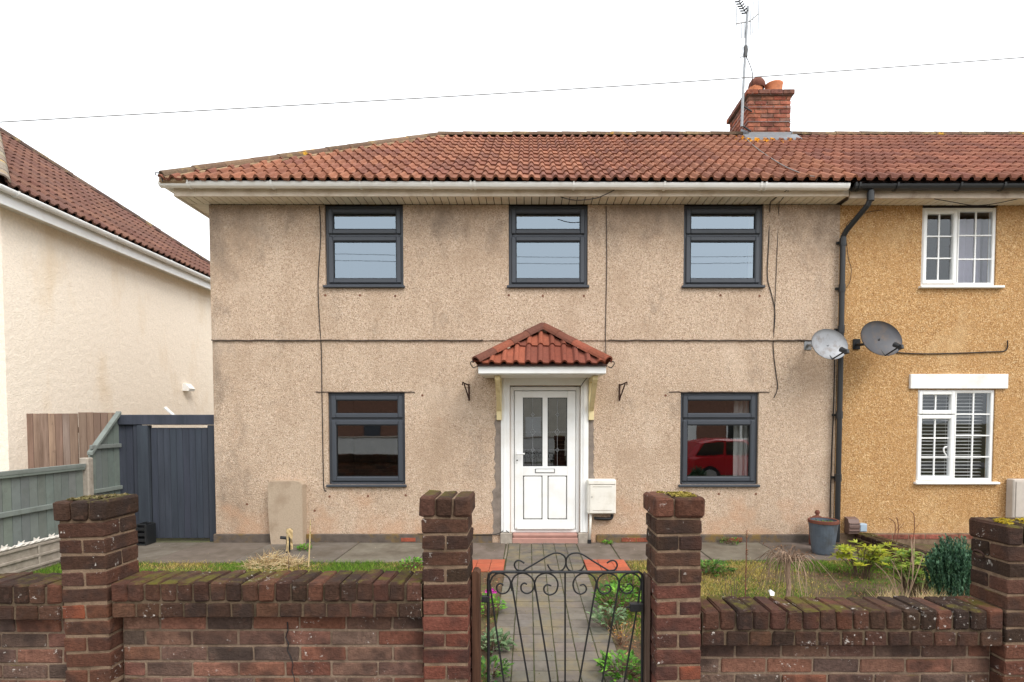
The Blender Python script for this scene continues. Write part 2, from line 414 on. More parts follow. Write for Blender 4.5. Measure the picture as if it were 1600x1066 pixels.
# paving along the house
FY = 7.35
pp = struct(MB().box(-5.6, 4.3, 6.36, FY + .4, -.1, -.012).build('house_path', 'path_bed'))
x = -5.55
k = 0
for wdt in (1.05, .98, 1.2, 1.0, 1.02):
    MB().bev(x, x + wdt - .012, 6.33 + R.uniform(-.02, .02), FY, -.08, .0 + R.uniform(-.003, .004), .006).build('paving_slab', 'slab', pp, col=jc(S(112, 102, 92), .1)); x += wdt
MB().bev(x, -.275, 6.5, FY, -.08, .002, .006).build('paving_slab', 'slab', pp, col=jc(S(122, 112, 100), .08))
x = .655
for wdt in (.46, 1.1, .95, .98):
    MB().bev(x, x + wdt - .012, 6.42 + R.uniform(-.03, .02), FY, -.08, .0 + R.uniform(-.003, .004), .006).build('paving_slab', 'slab', pp, col=jc(S(110, 100, 90), .1)); x += wdt

# tiled path to the door
tp = struct(MB().box(-.268, .648, 2.5, FY, -.2, -.007).build('tile_path', 'path_bed'))
tm = [MB().bev(-.0722, .0722, -.0715, .0715, -.03, .001, .003, .0014, R).mesh('paving_tile', 'path_tile') for _ in range(5)]
for j in range(32):
    for i in range(6):
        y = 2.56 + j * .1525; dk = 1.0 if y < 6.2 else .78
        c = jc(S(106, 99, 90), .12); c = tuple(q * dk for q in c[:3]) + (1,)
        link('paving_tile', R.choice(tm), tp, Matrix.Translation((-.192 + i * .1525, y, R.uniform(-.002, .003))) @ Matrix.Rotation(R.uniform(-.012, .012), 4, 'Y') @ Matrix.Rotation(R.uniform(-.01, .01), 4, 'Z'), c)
for sx in (-1, 1):
    x0 = -.268 - .5 if sx < 0 else .66
    q = struct(MB().box(x0, x0 + .49, 5.92, 6.42, -.1, -.012).build('red_tile_patch', 'path_bed'))
    n_ = 3 if sx < 0 else 3
    for i in range(n_):
        for j in range(3):
            MB().bev(x0 + i * .163, x0 + i * .163 + .158, 5.93 + j * .163, 5.93 + j * .163 + .158, -.03, .004 + R.uniform(-.002, .003), .003).build('quarry_tile', 'quarry_tile', q, col=jc(S(168, 86, 60), .12))

# ------------------------------------------------------------------ roof builders
TW, GA = .30, .3147
def tile_bm(lip=.024):
    per = [(0, .002), (.008, .012), (.024, .036), (.045, .044), (.064, .034), (.082, .006), (.15, 0)]
    prof = per + [(a + .15, b) for a, b in per[1:]]
    L = GA + .05; m = MB(); n = len(prof)
    vs = [(a, 0, b + lip + .004) for a, b in prof] + [(a, L, b + .004) for a, b in prof] + [(a, .004, b - .002) for a, b in prof]
    fs = [(i, i + 1, n + i + 1, n + i) for i in range(n - 1)] + [(2 * n + i, 2 * n + i + 1, i + 1, i) for i in range(n - 1)]
    m.add(vs, fs); return m
TILE = {}
def tiles(parent, org, ax, up, nrm, width, length, mat, pal, inside, name='roof_tile', x_off=0.0, rows=None, ysc=1.0, clip=()):
    """lay tiles on a slope; clip = planes (point, normal) in slope coordinates that keep the positive side"""
    if mat not in TILE: TILE[mat] = tile_bm().mesh('roof_tile', mat, fix=False)
    B = Matrix((( ax.x, up.x, nrm.x, org.x), (ax.y, up.y, nrm.y, org.y), (ax.z, up.z, nrm.z, org.z), (0, 0, 0, 1)))
    nr = rows or int(length / GA + .5); ga = length / nr
    for r_ in range(nr):
        for c_ in range(int(width / TW) + 1):
            x0 = x_off + c_ * TW; y0 = r_ * ga
            cs = [(x0, y0), (x0 + TW, y0), (x0 + TW, y0 + ga), (x0, y0 + ga)]
            st = [all((Vector(p) - Vector(o)).dot(Vector(n)) >= -.002 for o, n in clip) for p in cs]
            bad = any(all((Vector(p) - Vector(o)).dot(Vector(n)) < .02 for p in cs) for o, n in clip)
            if bad: continue
            M = B @ Matrix.Translation((x0, y0, R.uniform(-.002, .003))) @ Matrix.Rotation(R.uniform(-.006, .006), 4, 'Z') @ Matrix.Diagonal((1, ysc, 1, 1))
            me = TILE[mat]
            if not all(st):
                bm = bmesh.new(); bm.from_mesh(me)
                for o, n in clip:
                    bmesh.ops.bisect_plane(bm, geom=bm.verts[:] + bm.edges[:] + bm.faces[:], plane_co=(o[0] - x0, (o[1] - y0) / ysc, 0), plane_no=(n[0], n[1] * ysc, 0), clear_inner=True)
                if not bm.faces: bm.free(); continue
                me = bpy.data.meshes.new('roof_tile'); bm.to_mesh(me); bm.free(); me.materials.append(MATS[mat])
            link(name, me, parent, M, jc(R.choice(pal), .09, hue=.02))
def half_tiles(parent, a, b, r, n, mat, pal, name, up=Vector((0, 0, 1)), over=.03):
    a = Vector(a); b = Vector(b); t = (b - a); L = t.length / n; t.normalize()
    x = t.cross(up).normalized(); u = x.cross(t).normalized()
    for i in range(n):
        m = MB(); seg = 8; vs = []
        for e, rr in ((0, r * 1.04), (L + over, r * .97)):
            for k in range(seg + 1):
                q = math.pi * k / seg; vs.append((math.cos(q) * rr, e, math.sin(q) * rr * .85))
        for k in range(seg + 1):
            q = math.pi * k / seg; vs.append((math.cos(q) * (r - .02), 0, math.sin(q) * (r - .02) * .85))
        h = seg + 1
        fs = [(k, k + 1, h + k + 1, h + k) for k in range(seg)] + [(2 * h + k, 2 * h + k + 1, k + 1, k) for k in range(seg)]
        m.add(vs, fs)
        o = a + t * (L * i) + u * R.uniform(-.004, .004)
        M = Matrix(((x.x, t.x, u.x, o.x), (x.y, t.y, u.y, o.y), (x.z, t.z, u.z, o.z), (0, 0, 0, 1)))
        link(name, m.mesh(name, mat, fix=False), parent, M, jc(R.choice(pal), .15))

def wall_holes(mb, x0, x1, z0, z1, Y, holes, depth=.12, back=True):
    xs = sorted({x0, x1, *[h[0] for h in holes], *[h[1] for h in holes]}); zs = sorted({z0, z1, *[h[2] for h in holes], *[h[3] for h in holes]})
    for i in range(len(xs) - 1):
        for j in range(len(zs) - 1):
            a, b, c, e = xs[i], xs[i + 1], zs[j], zs[j + 1]
            if any(h[0] <= a and b <= h[1] and h[2] <= c and e <= h[3] for h in holes) or b - a < 1e-6 or e - c < 1e-6: continue
            if not (x0 <= a and b <= x1 and z0 <= c and e <= z1): continue
            mb.add([(a, Y, c), (b, Y, c), (b, Y, e), (a, Y, e)], [(0, 1, 2, 3)])
    for a, b, c, e in holes:
        c2, e2 = max(c, z0), min(e, z1)
        if e2 <= c2: continue
        mb.add([(a, Y, c2), (a, Y + depth, c2), (a, Y + depth, e2), (a, Y, e2)], [(0, 1, 2, 3)])
        mb.add([(b, Y, c2), (b, Y, e2), (b, Y + depth, e2), (b, Y + depth, c2)], [(0, 1, 2, 3)])
        if e < z1: mb.add([(a, Y, e2), (a, Y + depth, e2), (b, Y + depth, e2), (b, Y, e2)], [(0, 1, 2, 3)])
        if c > z0: mb.add([(a, Y, c2), (b, Y, c2), (b, Y + depth, c2), (a, Y + depth, c2)], [(0, 1, 2, 3)])
def room(parent, x0, x1, z0, z1, y0, y1, name='room_interior'):
    m = MB()
    v = [(x, y, z) for x in (x0, x1) for y in (y0, y1) for z in (z0, z1)]
    m.add(v, [(0, 1, 3, 2), (4, 6, 7, 5), (2, 3, 7, 6), (0, 2, 6, 4), (1, 5, 7, 3)])
    return m.build(name, 'room', parent)

# ------------------------------------------------------------------ main house
XL, XR, ZT, ZS = -4.30, 4.19, 4.575, 2.762
UW = [(-2.745, -1.69), (-.27, .797), (2.09, 3.165)]     # upper windows
LW = [(-2.742, -1.69), (2.075, 3.143)]                  # lower windows
house = thing('terraced_house', (0, FY, 0), 'beige pebbledashed end-of-terrace house with dark grey windows and white front door', 'house')
wall = MB()
DX0, DX1, DZ = -.255, .705, 2.15
up = [(a, b, 3.49, 4.7) for a, b in UW]
lo = [(a, b, .80, 2.06) for a, b in LW] + [(DX0, DX1, -.2, DZ)]
wall_holes(wall, XL, XR, ZS, ZT, FY - .016, up, .16)
wall_holes(wall, XL, XR, -.05, ZS, FY, lo, .16)
wall.add([(XL, FY - .016, ZS), (XR, FY - .016, ZS), (XR, FY, ZS + .012), (XL, FY, ZS + .012)], [(3, 2, 1, 0)])
wall.add([(XL, FY - .016, ZS), (XL, FY + 6.1, ZS), (XL, FY + 6.1, ZT), (XL, FY - .016, ZT)], [(0, 1, 2, 3)])
wall.add([(XL, FY, .0), (XL, FY + 6.1, .0), (XL, FY + 6.1, ZS), (XL, FY, ZS)], [(0, 1, 2, 3)])
wall.add([(XL, FY + 6.1, 0), (10.5, FY + 6.1, 0), (10.5, FY + 6.1, ZT), (XL, FY + 6.1, ZT)], [(0, 1, 2, 3)])
wo_ = wall.build('wall', 'pebbledash_beige', house, fix=False)
# ragged drip bead along the storey line and lips above the lower windows, coloured dark to carry their shadow line
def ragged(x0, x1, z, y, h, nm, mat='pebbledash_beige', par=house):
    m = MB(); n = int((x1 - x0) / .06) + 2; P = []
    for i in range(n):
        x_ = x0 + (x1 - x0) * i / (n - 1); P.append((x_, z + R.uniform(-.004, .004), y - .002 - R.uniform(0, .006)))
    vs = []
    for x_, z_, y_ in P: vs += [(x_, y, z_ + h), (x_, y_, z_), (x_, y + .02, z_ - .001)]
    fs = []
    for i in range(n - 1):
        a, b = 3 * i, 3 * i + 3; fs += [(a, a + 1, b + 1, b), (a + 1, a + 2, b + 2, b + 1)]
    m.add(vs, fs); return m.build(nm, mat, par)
ragged(XL - .004, -.62, ZS - .006, FY - .018, .014, 'drip_bead', 'dark_bead'); ragged(1.08, XR, ZS - .006, FY - .018, .014, 'drip_bead', 'dark_bead')
for a, b in LW: ragged(a - .16, b + .14, 2.058, FY - .004, .012, 'drip_lip', 'dark_bead')
# plinth
pl = MB(); pl.bev(XL - .03, -.5, FY - .03, FY + .05, -.05, .118, .012); pl.bev(.93, XR, FY - .03, FY + .05, -.05, .112, .012)
pl.bev(XL - .028, XL + .02, FY + .06, FY + 2, -.05, .118, .01)
pl = pl.build('plinth', 'plinth_dark', house)
for x_, w_ in ((1.27, .2), (1.48, .21), (-1.75, .2), (2.72, .21)):
    MB().bev(x_, x_ + w_, FY - .036, FY, .012, .07, .006, .003, R).build('brick', 'brick_chimney', pl, col=jc(S(150, 82, 62)))
for px in (560, 640, 715, 1090, 1185):      # old fixing plugs under the sills
    pass
def plugs(pts):
    for px, py in pts:
        p = WV(px, py, FY); yy = FY - (.016 if p.z > ZS else 0)
        m = MB(); m.lathe([(0, 0), (.014, .001), (.017, 0)], (0, 0, 0), 8)
        link('wall_plug', m.mesh('wall_plug', 'rawlplug'), house, Matrix.Translation((p.x, yy - .003, p.z)) @ Matrix.Rotation(rad(90), 4, 'X'))
plugs([(509, 462), (563, 462), (618, 463), (795, 462), (848, 463), (912, 463), (1125, 462), (1186, 463), (515, 776), (575, 775), (634, 774), (492, 798),
       (1123, 772), (1181, 772), (660, 618), (1040, 618), (386, 788)])

def upvc_dark(parent, x0, x1, z0, z1, Y, gmat, split):
    """two light casement: small top light, large fixed light below"""
    wdw = MB(); y0, y1 = Y + .035, Y + .10
    wdw.ring(x0, x1, z0 + .035, z1, y0, y1, .05, .006)
    wdw.bev(x0 + .05, x1 - .05, y0 + .002, y1, split - .028, split + .028, .005)
    wo = wdw.build('window', 'anthracite', parent)
    MB().bev(x0 - .025, x1 + .02, Y - .045, y0 + .05, z0, z0 + .034, .008).build('sill', 'anthracite', wo)
    MB().bev(x0 + .03, x1 - .03, Y + .01, y0 + .03, z0 + .0345, z0 + .055, .004).build('sill_upstand', 'anthracite', wo)
    for a, b, sw in ((z0 + .072, split - .012, .066), (split + .018, z1 - .038, .066)):
        MB().ring(x0 + .036, x1 - .036, a, b, y0 - .024, y1 - .02, sw, .012).build('sash', 'anthracite', wo)
        MB().ring(x0 + .036 + sw - .004, x1 - .036 - sw + .004, a + sw - .004, b - sw + .004, y0 - .012, y1 - .03, .010, .002).build('glazing_seal', 'anthracite_seal', wo)
        m = MB(); xa, xb, za, zb = x0 + .036 + sw, x1 - .036 - sw, a + sw, b - sw
        ty = R.uniform(-.0015, .0015)
        m.add([(xa, y0 + .012, za), (xb, y0 + .012 + ty, za), (xb, y0 + .012 + ty, zb), (xa, y0 + .012, zb)], [(0, 1, 2, 3)])
        m.build('pane', gmat, wo, fix=False)
    return wo
for a, b in UW: upvc_dark(house, a, b, 3.462, 4.572, FY - .016, 'glass_upper', 4.175); room(house, a - .4, b + .4, 3.0, 4.56, FY + .17, FY + 2.2)
for a, b in LW: upvc_dark(house, a, b, .765, 2.055, FY, 'glass', 1.69); room(house, a - .5, b + .5, .05, 2.4, FY + .17, FY + 2.6)

# soffit, fascia, gutter
EY, EZ, GX = 6.90, 4.715, -4.656
sf = MB(); sf.box(GX + .1, XR, 7.06, 7.5, 4.600, 4.612); sf.box(GX + .1, XL, 7.5, 13.5, 4.600, 4.612)
sf = sf.build('soffit', 'plinth_dark', house)
x = -4.555; sbm = MB().bev(0, .090, 7.062, 7.345, 4.583, 4.5985, .004).mesh('soffit_board', 'soffit_board')
while x < XR - .05:
    link('soffit_board', sbm, sf, Matrix.Translation((x, 0, R.uniform(-.001, .001)))); x += .1
sbm2 = MB().bev(-4.555, -4.305, 0, .094, 4.583, 4.5985, .004).mesh('soffit_board', 'soffit_board')
for j in range(30): link('soffit_board', sbm2, sf, Matrix.Translation((0, 7.36 + j * .1, 0)))
MB().bev(-4.575, XR - .06, 7.03, 7.058, 4.562, 4.70, .006).build('fascia', 'fascia_cream', house)
MB().bev(-4.585, -4.558, 7.06, 13.5, 4.565, 4.70, .006).build('fascia', 'upvc_gutter', house)
def gutter(parent, a, b, r, mat, brk, name='gutter', inward=Vector((0, 1, 0))):
    a = Vector(a); b = Vector(b); t = (b - a).normalized(); up_ = Vector((0, 0, 1)); side = inward
    prof = [(-r, 0.012), (-r - .004, 0), (-r * .98, -r * .35), (-r * .72, -r * .75), (-r * .3, -r * .97), (0, -r), (r * .3, -r * .97), (r * .72, -r * .75), (r * .98, -r * .35), (r, 0), (r - .008, 0), (0, -r + .01), (-r + .008, 0.0)]
    m = MB(); n = len(prof)
    vs = [p + side * u_ + up_ * v_ for p in (a, b) for u_, v_ in prof]
    fs = [(i, (i + 1) % n, n + (i + 1) % n, n + i) for i in range(n)] + [tuple(range(n)), tuple(range(2 * n - 1, n - 1, -1))]
    m.add(vs, fs); g = m.build(name, mat, parent)
    for d_ in brk:
        c = a + t * d_; m = MB()
        P2 = [(-r - .014, .018)] + [(math.cos(q) * -(r + .012), -math.sin(q) * (r + .011)) for q in [math.pi * k / 8 for k in range(9)]] + [(r + .03, 0), (r + .03, -.09)]
        wv = []
        for u_, v_ in P2: wv.append(c + side * u_ + up_ * v_)
        vs = [p - t * .012 for p in wv] + [p + t * .012 for p in wv]; n2 = len(wv)
        in_ = [c + side * u_ * .93 + up_ * (v_ * .93) for u_, v_ in P2]
        vs += [p - t * .012 for p in in_] + [p + t * .012 for p in in_]
        fs = []
        for i in range(n2 - 1):
            fs += [(i, i + 1, n2 + i + 1, n2 + i), (i, 2 * n2 + i, 2 * n2 + i + 1, i + 1), (n2 + i, n2 + i + 1, 3 * n2 + i + 1, 3 * n2 + i)]
        m.add(vs, fs); m.build('gutter_bracket', mat, g)
    return g
gz = 4.690
gutter(house, (-4.68, 6.945, gz), (4.06, 6.945, gz - .03), .056, 'upvc_gutter', [.38, 1.43, 2.55, 3.45, 3.95, 4.0, 5.25, 6.4, 7.62, 7.68], inward=Vector((0, 1, 0)))
gutter(house, (-4.632, 6.99, gz), (-4.632, 13.5, gz), .05, 'upvc_gutter', [1.2, 3], inward=Vector((1, 0, 0)))

PIT = rad(34.5); SR = 3.07; RZ = EZ + SR * math.tan(PIT); RY = EY + SR; RX0 = GX + SR; SLEN = SR / math.cos(PIT)
dk = MB()
lowr = .03
dk.add([(GX, EY, EZ - lowr), (XR, EY, EZ - lowr), (XR, RY, RZ - lowr), (RX0, RY, RZ - lowr)], [(0, 1, 2, 3)])
dk.add([(GX, EY, EZ - lowr), (RX0, RY, RZ - lowr), (GX, RY + SR, EZ - lowr)], [(0, 1, 2)])
dk.add([(GX, RY + SR, EZ - lowr), (RX0, RY, RZ - lowr), (XR, RY, RZ - lowr), (XR, RY + SR, EZ - lowr)], [(0, 1, 2, 3)])
roof = dk.build('roof', 'roof_deck', house)
TP = [S(138, 90, 68), S(143, 94, 72), S(133, 86, 66), S(129, 83, 65), S(148, 98, 75), S(124, 80, 65)]
upv = Vector((0, math.cos(PIT), math.sin(PIT))); nv = Vector((0, -math.sin(PIT), math.cos(PIT)))
hipc = [((0.02, 0), (1, -math.cos(PIT)))]
hn = Vector((1, -math.cos(PIT))).normalized()
xw_ = XR - .03 - GX
tiles(roof, Vector((GX, EY - .045, EZ - .03)), Vector((1, 0, 0)), upv, nv, xw_, SLEN, 'roof_tile_red', TP, None, rows=12, clip=[((.02, 0), (hn.x, hn.y)), ((xw_, 0), (-1, 0))])
RP = [S(104, 84, 70), S(112, 92, 76), S(96, 78, 66)]
half_tiles(roof, (GX + .02, EY + .02, EZ + .03), (RX0, RY, RZ + .008), .10, 12, 'ridge_tile_grey', RP, 'hip_tile')
half_tiles(roof, (RX0 - .05, RY, RZ - .005), (XR, RY, RZ - .005), .11, 13, 'ridge_tile_grey', RP, 'ridge_tile')
hd = (Vector((RX0, RY, RZ)) - Vector((GX, EY, EZ))).normalized()
m = MB(); A = Vector((GX + .03, EY - .03, EZ + .0)); n = 60; vs = []
for i in range(n + 1):
    p = A + hd * (Vector((RX0, RY, RZ)) - Vector((GX, EY, EZ))).length * i / n
    wd_ = .085 + R.uniform(-.02, .02)
    vs += [p + Vector((-.05, .0, .055)), p + Vector((wd_, -.03, .012)), p + Vector((wd_ + .01, -.02, -.03))]
fs = []
for i in range(n): a = 3 * i; fs += [(a, a + 1, a + 4, a + 3), (a + 1, a + 2, a + 5, a + 4)]
m.add(vs, fs).build('hip_mortar', 'bedding', roof)
MB().bev(GX + .0, GX + .34, EY - .035, EY + .06, EZ - .045, EZ + .03, .015).build('hip_mortar', 'bedding', roof)
hi = smoothpath([WV(254, 284, 6.86), WV(252, 277, 6.86), WV(247, 270, 6.86), WV(243, 270, 6.86), WV(243, 273, 6.86), WV(245, 274, 6.86)], 4)
MB().tube(hi, .006, 6).build('hip_iron', 'black_iron', roof)

# ------------------------------------------------------------------ bricks
BM = {}
def brick(parent, x0, x1, y0, y1, z0, z1, mat, col, jit=.0018, bev=.007, rot=0.0, M=None, name='brick'):
    key = (round(x1 - x0, 3), round(y1 - y0, 3), round(z1 - z0, 3), mat, jit, R.randrange(4))
    if key not in BM:
        h = [k / 2 for k in key[:3]]
        BM[key] = MB().bev(-h[0], h[0], -h[1], h[1], -h[2], h[2], bev, jit, R).mesh('brick', mat)
    T = Matrix.Translation(((x0 + x1) / 2, (y0 + y1) / 2, (z0 + z1) / 2)) @ Matrix.Rotation(rot + R.uniform(-.008, .008), 4, 'Z') @ Matrix.Rotation(R.uniform(-.006, .006), 4, 'Y')
    if M is not None: T = M @ T
    return link(name, BM[key], parent, T, col)

# chimney
CXA, CXB, CYA, CYB, CZT = 3.885, 4.635, 9.70, 10.60, 7.50
ch = MB().box(CXA + .012, CXB - .012, CYA + .012, CYB - .012, 5.9, CZT - .06).build('chimney', 'mortar_dark', house)
CP = [S(164, 104, 84), S(164, 98, 76), S(172, 108, 86), S(152, 88, 68), S(136, 84, 70), S(132, 96, 82), S(166, 112, 94)]
z = CZT - .09 - .0765; c_ = 0
while z > 6.3:
    off = (c_ % 2) * .1125; zz = z
    for Yq in (CYA, CYB - .1):
        x = CXA - off
        while x < CXB - .02:
            a, b = max(x, CXA), min(x + .215, CXB)
            if b - a > .03: brick(ch, a, b, Yq, Yq + .1, zz, zz + .066, 'brick_chimney', jc(R.choice(CP), .15))
            x += .225
    for Xq in (CXA, CXB - .1):
        y = CYA + .108 - (.1125 - off)
        while y < CYB - .12:
            a, b = max(y, CYA + .108), min(y + .215, CYB - .108)
            if b - a > .03: brick(ch, Xq, Xq + .1, a, b, zz, zz + .066, 'brick_chimney', jc(R.choice(CP), .15))
            y += .225
    z -= .0765; c_ += 1
cap = MB().box(CXA - .03, CXB + .03, CYA - .03, CYB + .03, CZT - .09, CZT - .02).build('chimney_cap', 'mortar_grey', ch)
for Yq in (CYA - .05, CYB - .06):
    x = CXA - .05
    while x < CXB + .02:
        b = min(x + .205, CXB + .05); brick(ch, x, b, Yq, Yq + .1, CZT - .085, CZT - .005, 'brick_chimney', jc(R.choice([S(122, 84, 72), S(108, 80, 72), S(150, 90, 70)]), .15)); x += .213
for Xq in (CXA - .05, CXB - .05):
    y = CYA + .055
    while y < CYB - .08:
        b = min(y + .2, CYB - .065); brick(ch, Xq, Xq + .1, y, b, CZT - .085, CZT - .005, 'brick_chimney', jc(R.choice([S(122, 84, 72), S(108, 80, 72)]), .15)); y += .208
MB().lathe([(.13, 0), (.145, .04), (.125, .06), (.115, .2), (.125, .24), (.105, .245), (.09, .1)], (4.13, 10.0, CZT - .03), 18).build('chimney_pot', 'terracotta', ch, smooth=True)
m = MB(); m.lathe([(.13, .0), (.15, .05), (.14, .1), (.10, .16), (.04, .19), (0, .192)], (4.15, 10.0, CZT + .2), 16)
m.build('chimney_cowl', 'terracotta_dark', ch, smooth=True)
MB().lathe([(.15, 0), (.155, .05), (.14, .12), (.15, .28), (.16, .3), (.14, .305), (.125, .05)], (4.46, 10.0, CZT - .03), 18).build('chimney_pot', 'terracotta', ch, smooth=True)
# lead flashing at the chimney foot
zf = EZ + (CYA - EY) * math.tan(PIT)
m = MB(); m.bev(CXA - .02, CXB + .02, CYA - .02, CYA + .02, zf - .02, zf + .13, .006)
m.prism([(CYA - .22, zf - .115), (CYA - .02, zf + .045), (CYA - .02, zf + .09), (CYA - .22, zf - .085)], 0, CXA - .1, CXB + .1)
m.prism([(CYA - .02, zf + .02), (RY, RZ), (RY, RZ + .15), (CYA - .02, zf + .14)], 0, CXA - .025, CXA - .004)
m.prism([(CYA - .02, zf + .02), (RY, RZ), (RY, RZ + .15), (CYA - .02, zf + .14)], 0, CXB + .004, CXB + .025)
m.build('lead_flashing', 'lead', ch)

# ------------------------------------------------------------------ door and porch canopy
door = MB(); Y0 = FY + .03
door.ring(DX0, DX1, .125, DZ - .01, Y0, Y0 + .07, .055, .008, wb=.045)
door = door.build('door', 'upvc_white', house)
a, b, c, e = DX0 + .062, DX1 - .062, .178, DZ - .072
zg0, zg1 = 1.03, 1.985      # glazed zone
lf = MB(); ym = Y0 - .012
lf.bev(a, a + .115, ym, ym + .06, c, e, .006); lf.bev(b - .115, b, ym, ym + .06, c, e, .006)
lf.bev(a + .113, b - .113, ym + .0015, ym + .06, c, c + .13, .006); lf.bev(a + .113, b - .113, ym + .0015, ym + .06, e - .09, e, .006)
lf.bev(a + .113, b - .113, ym + .0015, ym + .06, .915, 1.045, .006)
xm = (a + b) / 2
lf.bev(xm - .035, xm + .035, ym + .003, ym + .06, .30, 2.0, .006)
lf = lf.build('door_leaf', 'upvc_white', door)
for s in (-1, 1):
    xa = a + .115 if s < 0 else xm + .035; xb = xm - .035 if s < 0 else b - .115
    MB().box(xa, xb, ym + .018, ym + .03, c + .125, .92).build('door_groove', 'groove_grey', door)
    MB().bev(xa + .012, xb - .012, ym + .006, ym + .03, c + .142, .904, .012).build('door_panel', 'upvc_white', door)
    za, zb = 1.045, e - .09
    MB().ring(xa, xb, za, zb, ym + .008, ym + .03, .008, .001).build('glazing_seal', 'anthracite_seal', door)
    m = MB(); m.add([(xa, ym + .022, za), (xb, ym + .022, za), (xb, ym + .022, zb), (xa, ym + .022, zb)], [(0, 1, 2, 3)]); m.build('pane', 'glass_door', door, fix=False)
    # leaded lines and bevelled diamonds
    ld = MB(); xc = (xa + xb) / 2; yl = ym + .019
    ld.box(xc - .002, xc + .002, yl - .002, yl + .001, za, zb)
    zq = [za + (zb - za) * q for q in (.24, .5, .755)]
    for q in (zq[0], zq[1]): ld.box(xa, xb, yl - .0015, yl + .001, q - .002, q + .002)
    ld.build('leaded_line', 'galvanised', door)
    for q, sz in ((zq[0], .03), (zq[1], .045), (zq[2], .028)):
        m = MB(); P = [(xc - sz * .8, q), (xc, q - sz), (xc + sz * .8, q), (xc, q + sz)]
        m.tube([(u, yl - .002, v) for u, v in P], .0045, 4, closed=True); m.build('diamond_bevel', 'galvanised', door)
MB().ring(xm - .135, xm + .135, .955, 1.012, ym - .006, ym + .01, .007, .002).build('letter_plate_frame', 'black_plastic', door)
MB().bev(xm - .125, xm + .125, ym - .012, ym + .004, .962, 1.005, .004).build('letter_plate', 'upvc_white', door)
m = MB(); m.bev(a + .02, a + .05, ym - .01, ym + .004, 1.09, 1.26, .006); m.build('handle_plate', 'upvc_white', door)
m = MB(); m.tube(smoothpath([(a + .035, ym - .008, 1.22), (a + .035, ym - .05, 1.22), (a + .05, ym - .06, 1.22), (a + .14, ym - .06, 1.222)], 4), .011, 8); m.build('door_handle', 'upvc_white', door, smooth=True)
m = MB(); m.lathe([(0, 0), (.01, 0), (.01, .012), (0, .012)], (0, 0, 0), 10)
link('keyhole', m.mesh('keyhole', 'black_plastic'), door, Matrix.Translation((a + .035, ym - .008, 1.13)) @ Matrix.Rotation(rad(90), 4, 'X'))
MB().bev(a + .03, b - .03, ym - .03, ym + .02, .178, .215, .006).build('weather_bar', 'upvc_white', door)
room(house, DX0 - .3, DX1 + .3, 0, 2.3, FY + .18, FY + 3)
# white lining boards around the door
TX0, TX1 = -.378, .815
tr = MB(); tr.bev(TX0, DX0 - .002, FY - .03, FY + .05, .14, 2.34, .006); tr.bev(DX1 + .002, TX1, FY - .03, FY + .05, .14, 2.34, .006)
tr = tr.build('door_surround', 'upvc_white', house)
MB().bev(DX0 - .06, DX1 + .06, FY - .024, FY + .04, DZ + .004, 2.36, .005).build('head_board', 'upvc_white', tr)
for x_ in (TX0 + .03, DX1 + .035): MB().bev(x_, x_ + .04, FY - .04, FY - .02, .145, 2.30, .006).build('trim_strip', 'upvc_white', tr)
for xa, xb in ((TX0 - .01, DX0 + .03), (DX1 - .03, TX1 + .005)): MB().bev(xa, xb, FY - .06, FY + .05, -.02, .139, .01).build('base_block', 'concrete', tr)
st = MB(); st.bev(DX0 + .032, DX1 - .032, FY - .06, FY + .12, -.02, .072, .008); st.bev(DX0 + .032, DX1 - .032, FY - .045, FY + .12, .074, .128, .014)
st.build('door_step', 'step_paint', house)
# patched cement beside the lining
def ragpatch(xa, xb, z0, z1, side):
    m = MB(); n = 30; vs = []
    for i in range(n + 1):
        z_ = z0 + (z1 - z0) * i / n; j = R.uniform(-.018, .018) + (.035 if i < 12 else 0)
        if side < 0: vs += [(xa - j, FY - .004, z_), (xb, FY - .012, z_)]
        else: vs += [(xa, FY - .012, z_), (xb + j * .5, FY - .004, z_)]
    m.add(vs, [(2 * i, 2 * i + 1, 2 * i + 3, 2 * i + 2) for i in range(n)]); m.build('cement_patch', 'cement_grey', house)
ragpatch(TX0 - .085, TX0 + .01, .10, 1.75, -1); ragpatch(TX1 - .01, TX1 + .075, .42, 1.72, 1)

can = MB(); KY = 6.74; KX0, KX1, KZ = -.630, .968, 2.375; AX, AZ = .195, 2.88
can.bev(KX0 + .03, KX1 - .03, KY + .03, FY - .02, KZ - .125, KZ - .098, .004)
canopy = can.build('porch_canopy', 'upvc_white', house)
MB().bev(KX0, KX1, KY, KY + .028, KZ - .115, KZ - .02, .006).build('fascia', 'upvc_white', canopy)
for x_ in (KX0, KX1 - .026): MB().bev(x_, x_ + .026, KY + .03, FY - .02, KZ - .115, KZ - .02, .006).build('fascia', 'upvc_white', canopy)
e0, e1, ef = Vector((KX0 - .02, KY - .04, KZ)), Vector((KX1 + .02, KY - .04, KZ)), None
hw = (e1.x - e0.x) / 2
apex = Vector((AX, FY - .06, AZ))
dk = MB(); lw = Vector((0, 0, -.02))
dk.add([e0 + lw, e1 + lw, apex + lw, Vector((e0.x, FY, KZ)) + lw, Vector((e1.x, FY, KZ)) + lw, Vector((AX, FY, AZ)) + lw], [(0, 1, 2), (0, 2, 5, 3), (1, 4, 5, 2)])
dk.build('canopy_deck', 'roof_deck', canopy)
cu = (apex - (e0 + e1) / 2); cl = cu.length; cu.normalize(); cn = Vector((1, 0, 0)).cross(cu)
KP = [S(136, 76, 57), S(128, 71, 55), S(144, 82, 62), S(120, 69, 56)]
n1 = Vector((cl, -hw)).normalized(); n2 = Vector((-cl, -hw)).normalized()
GA_, TW_ = GA, TW
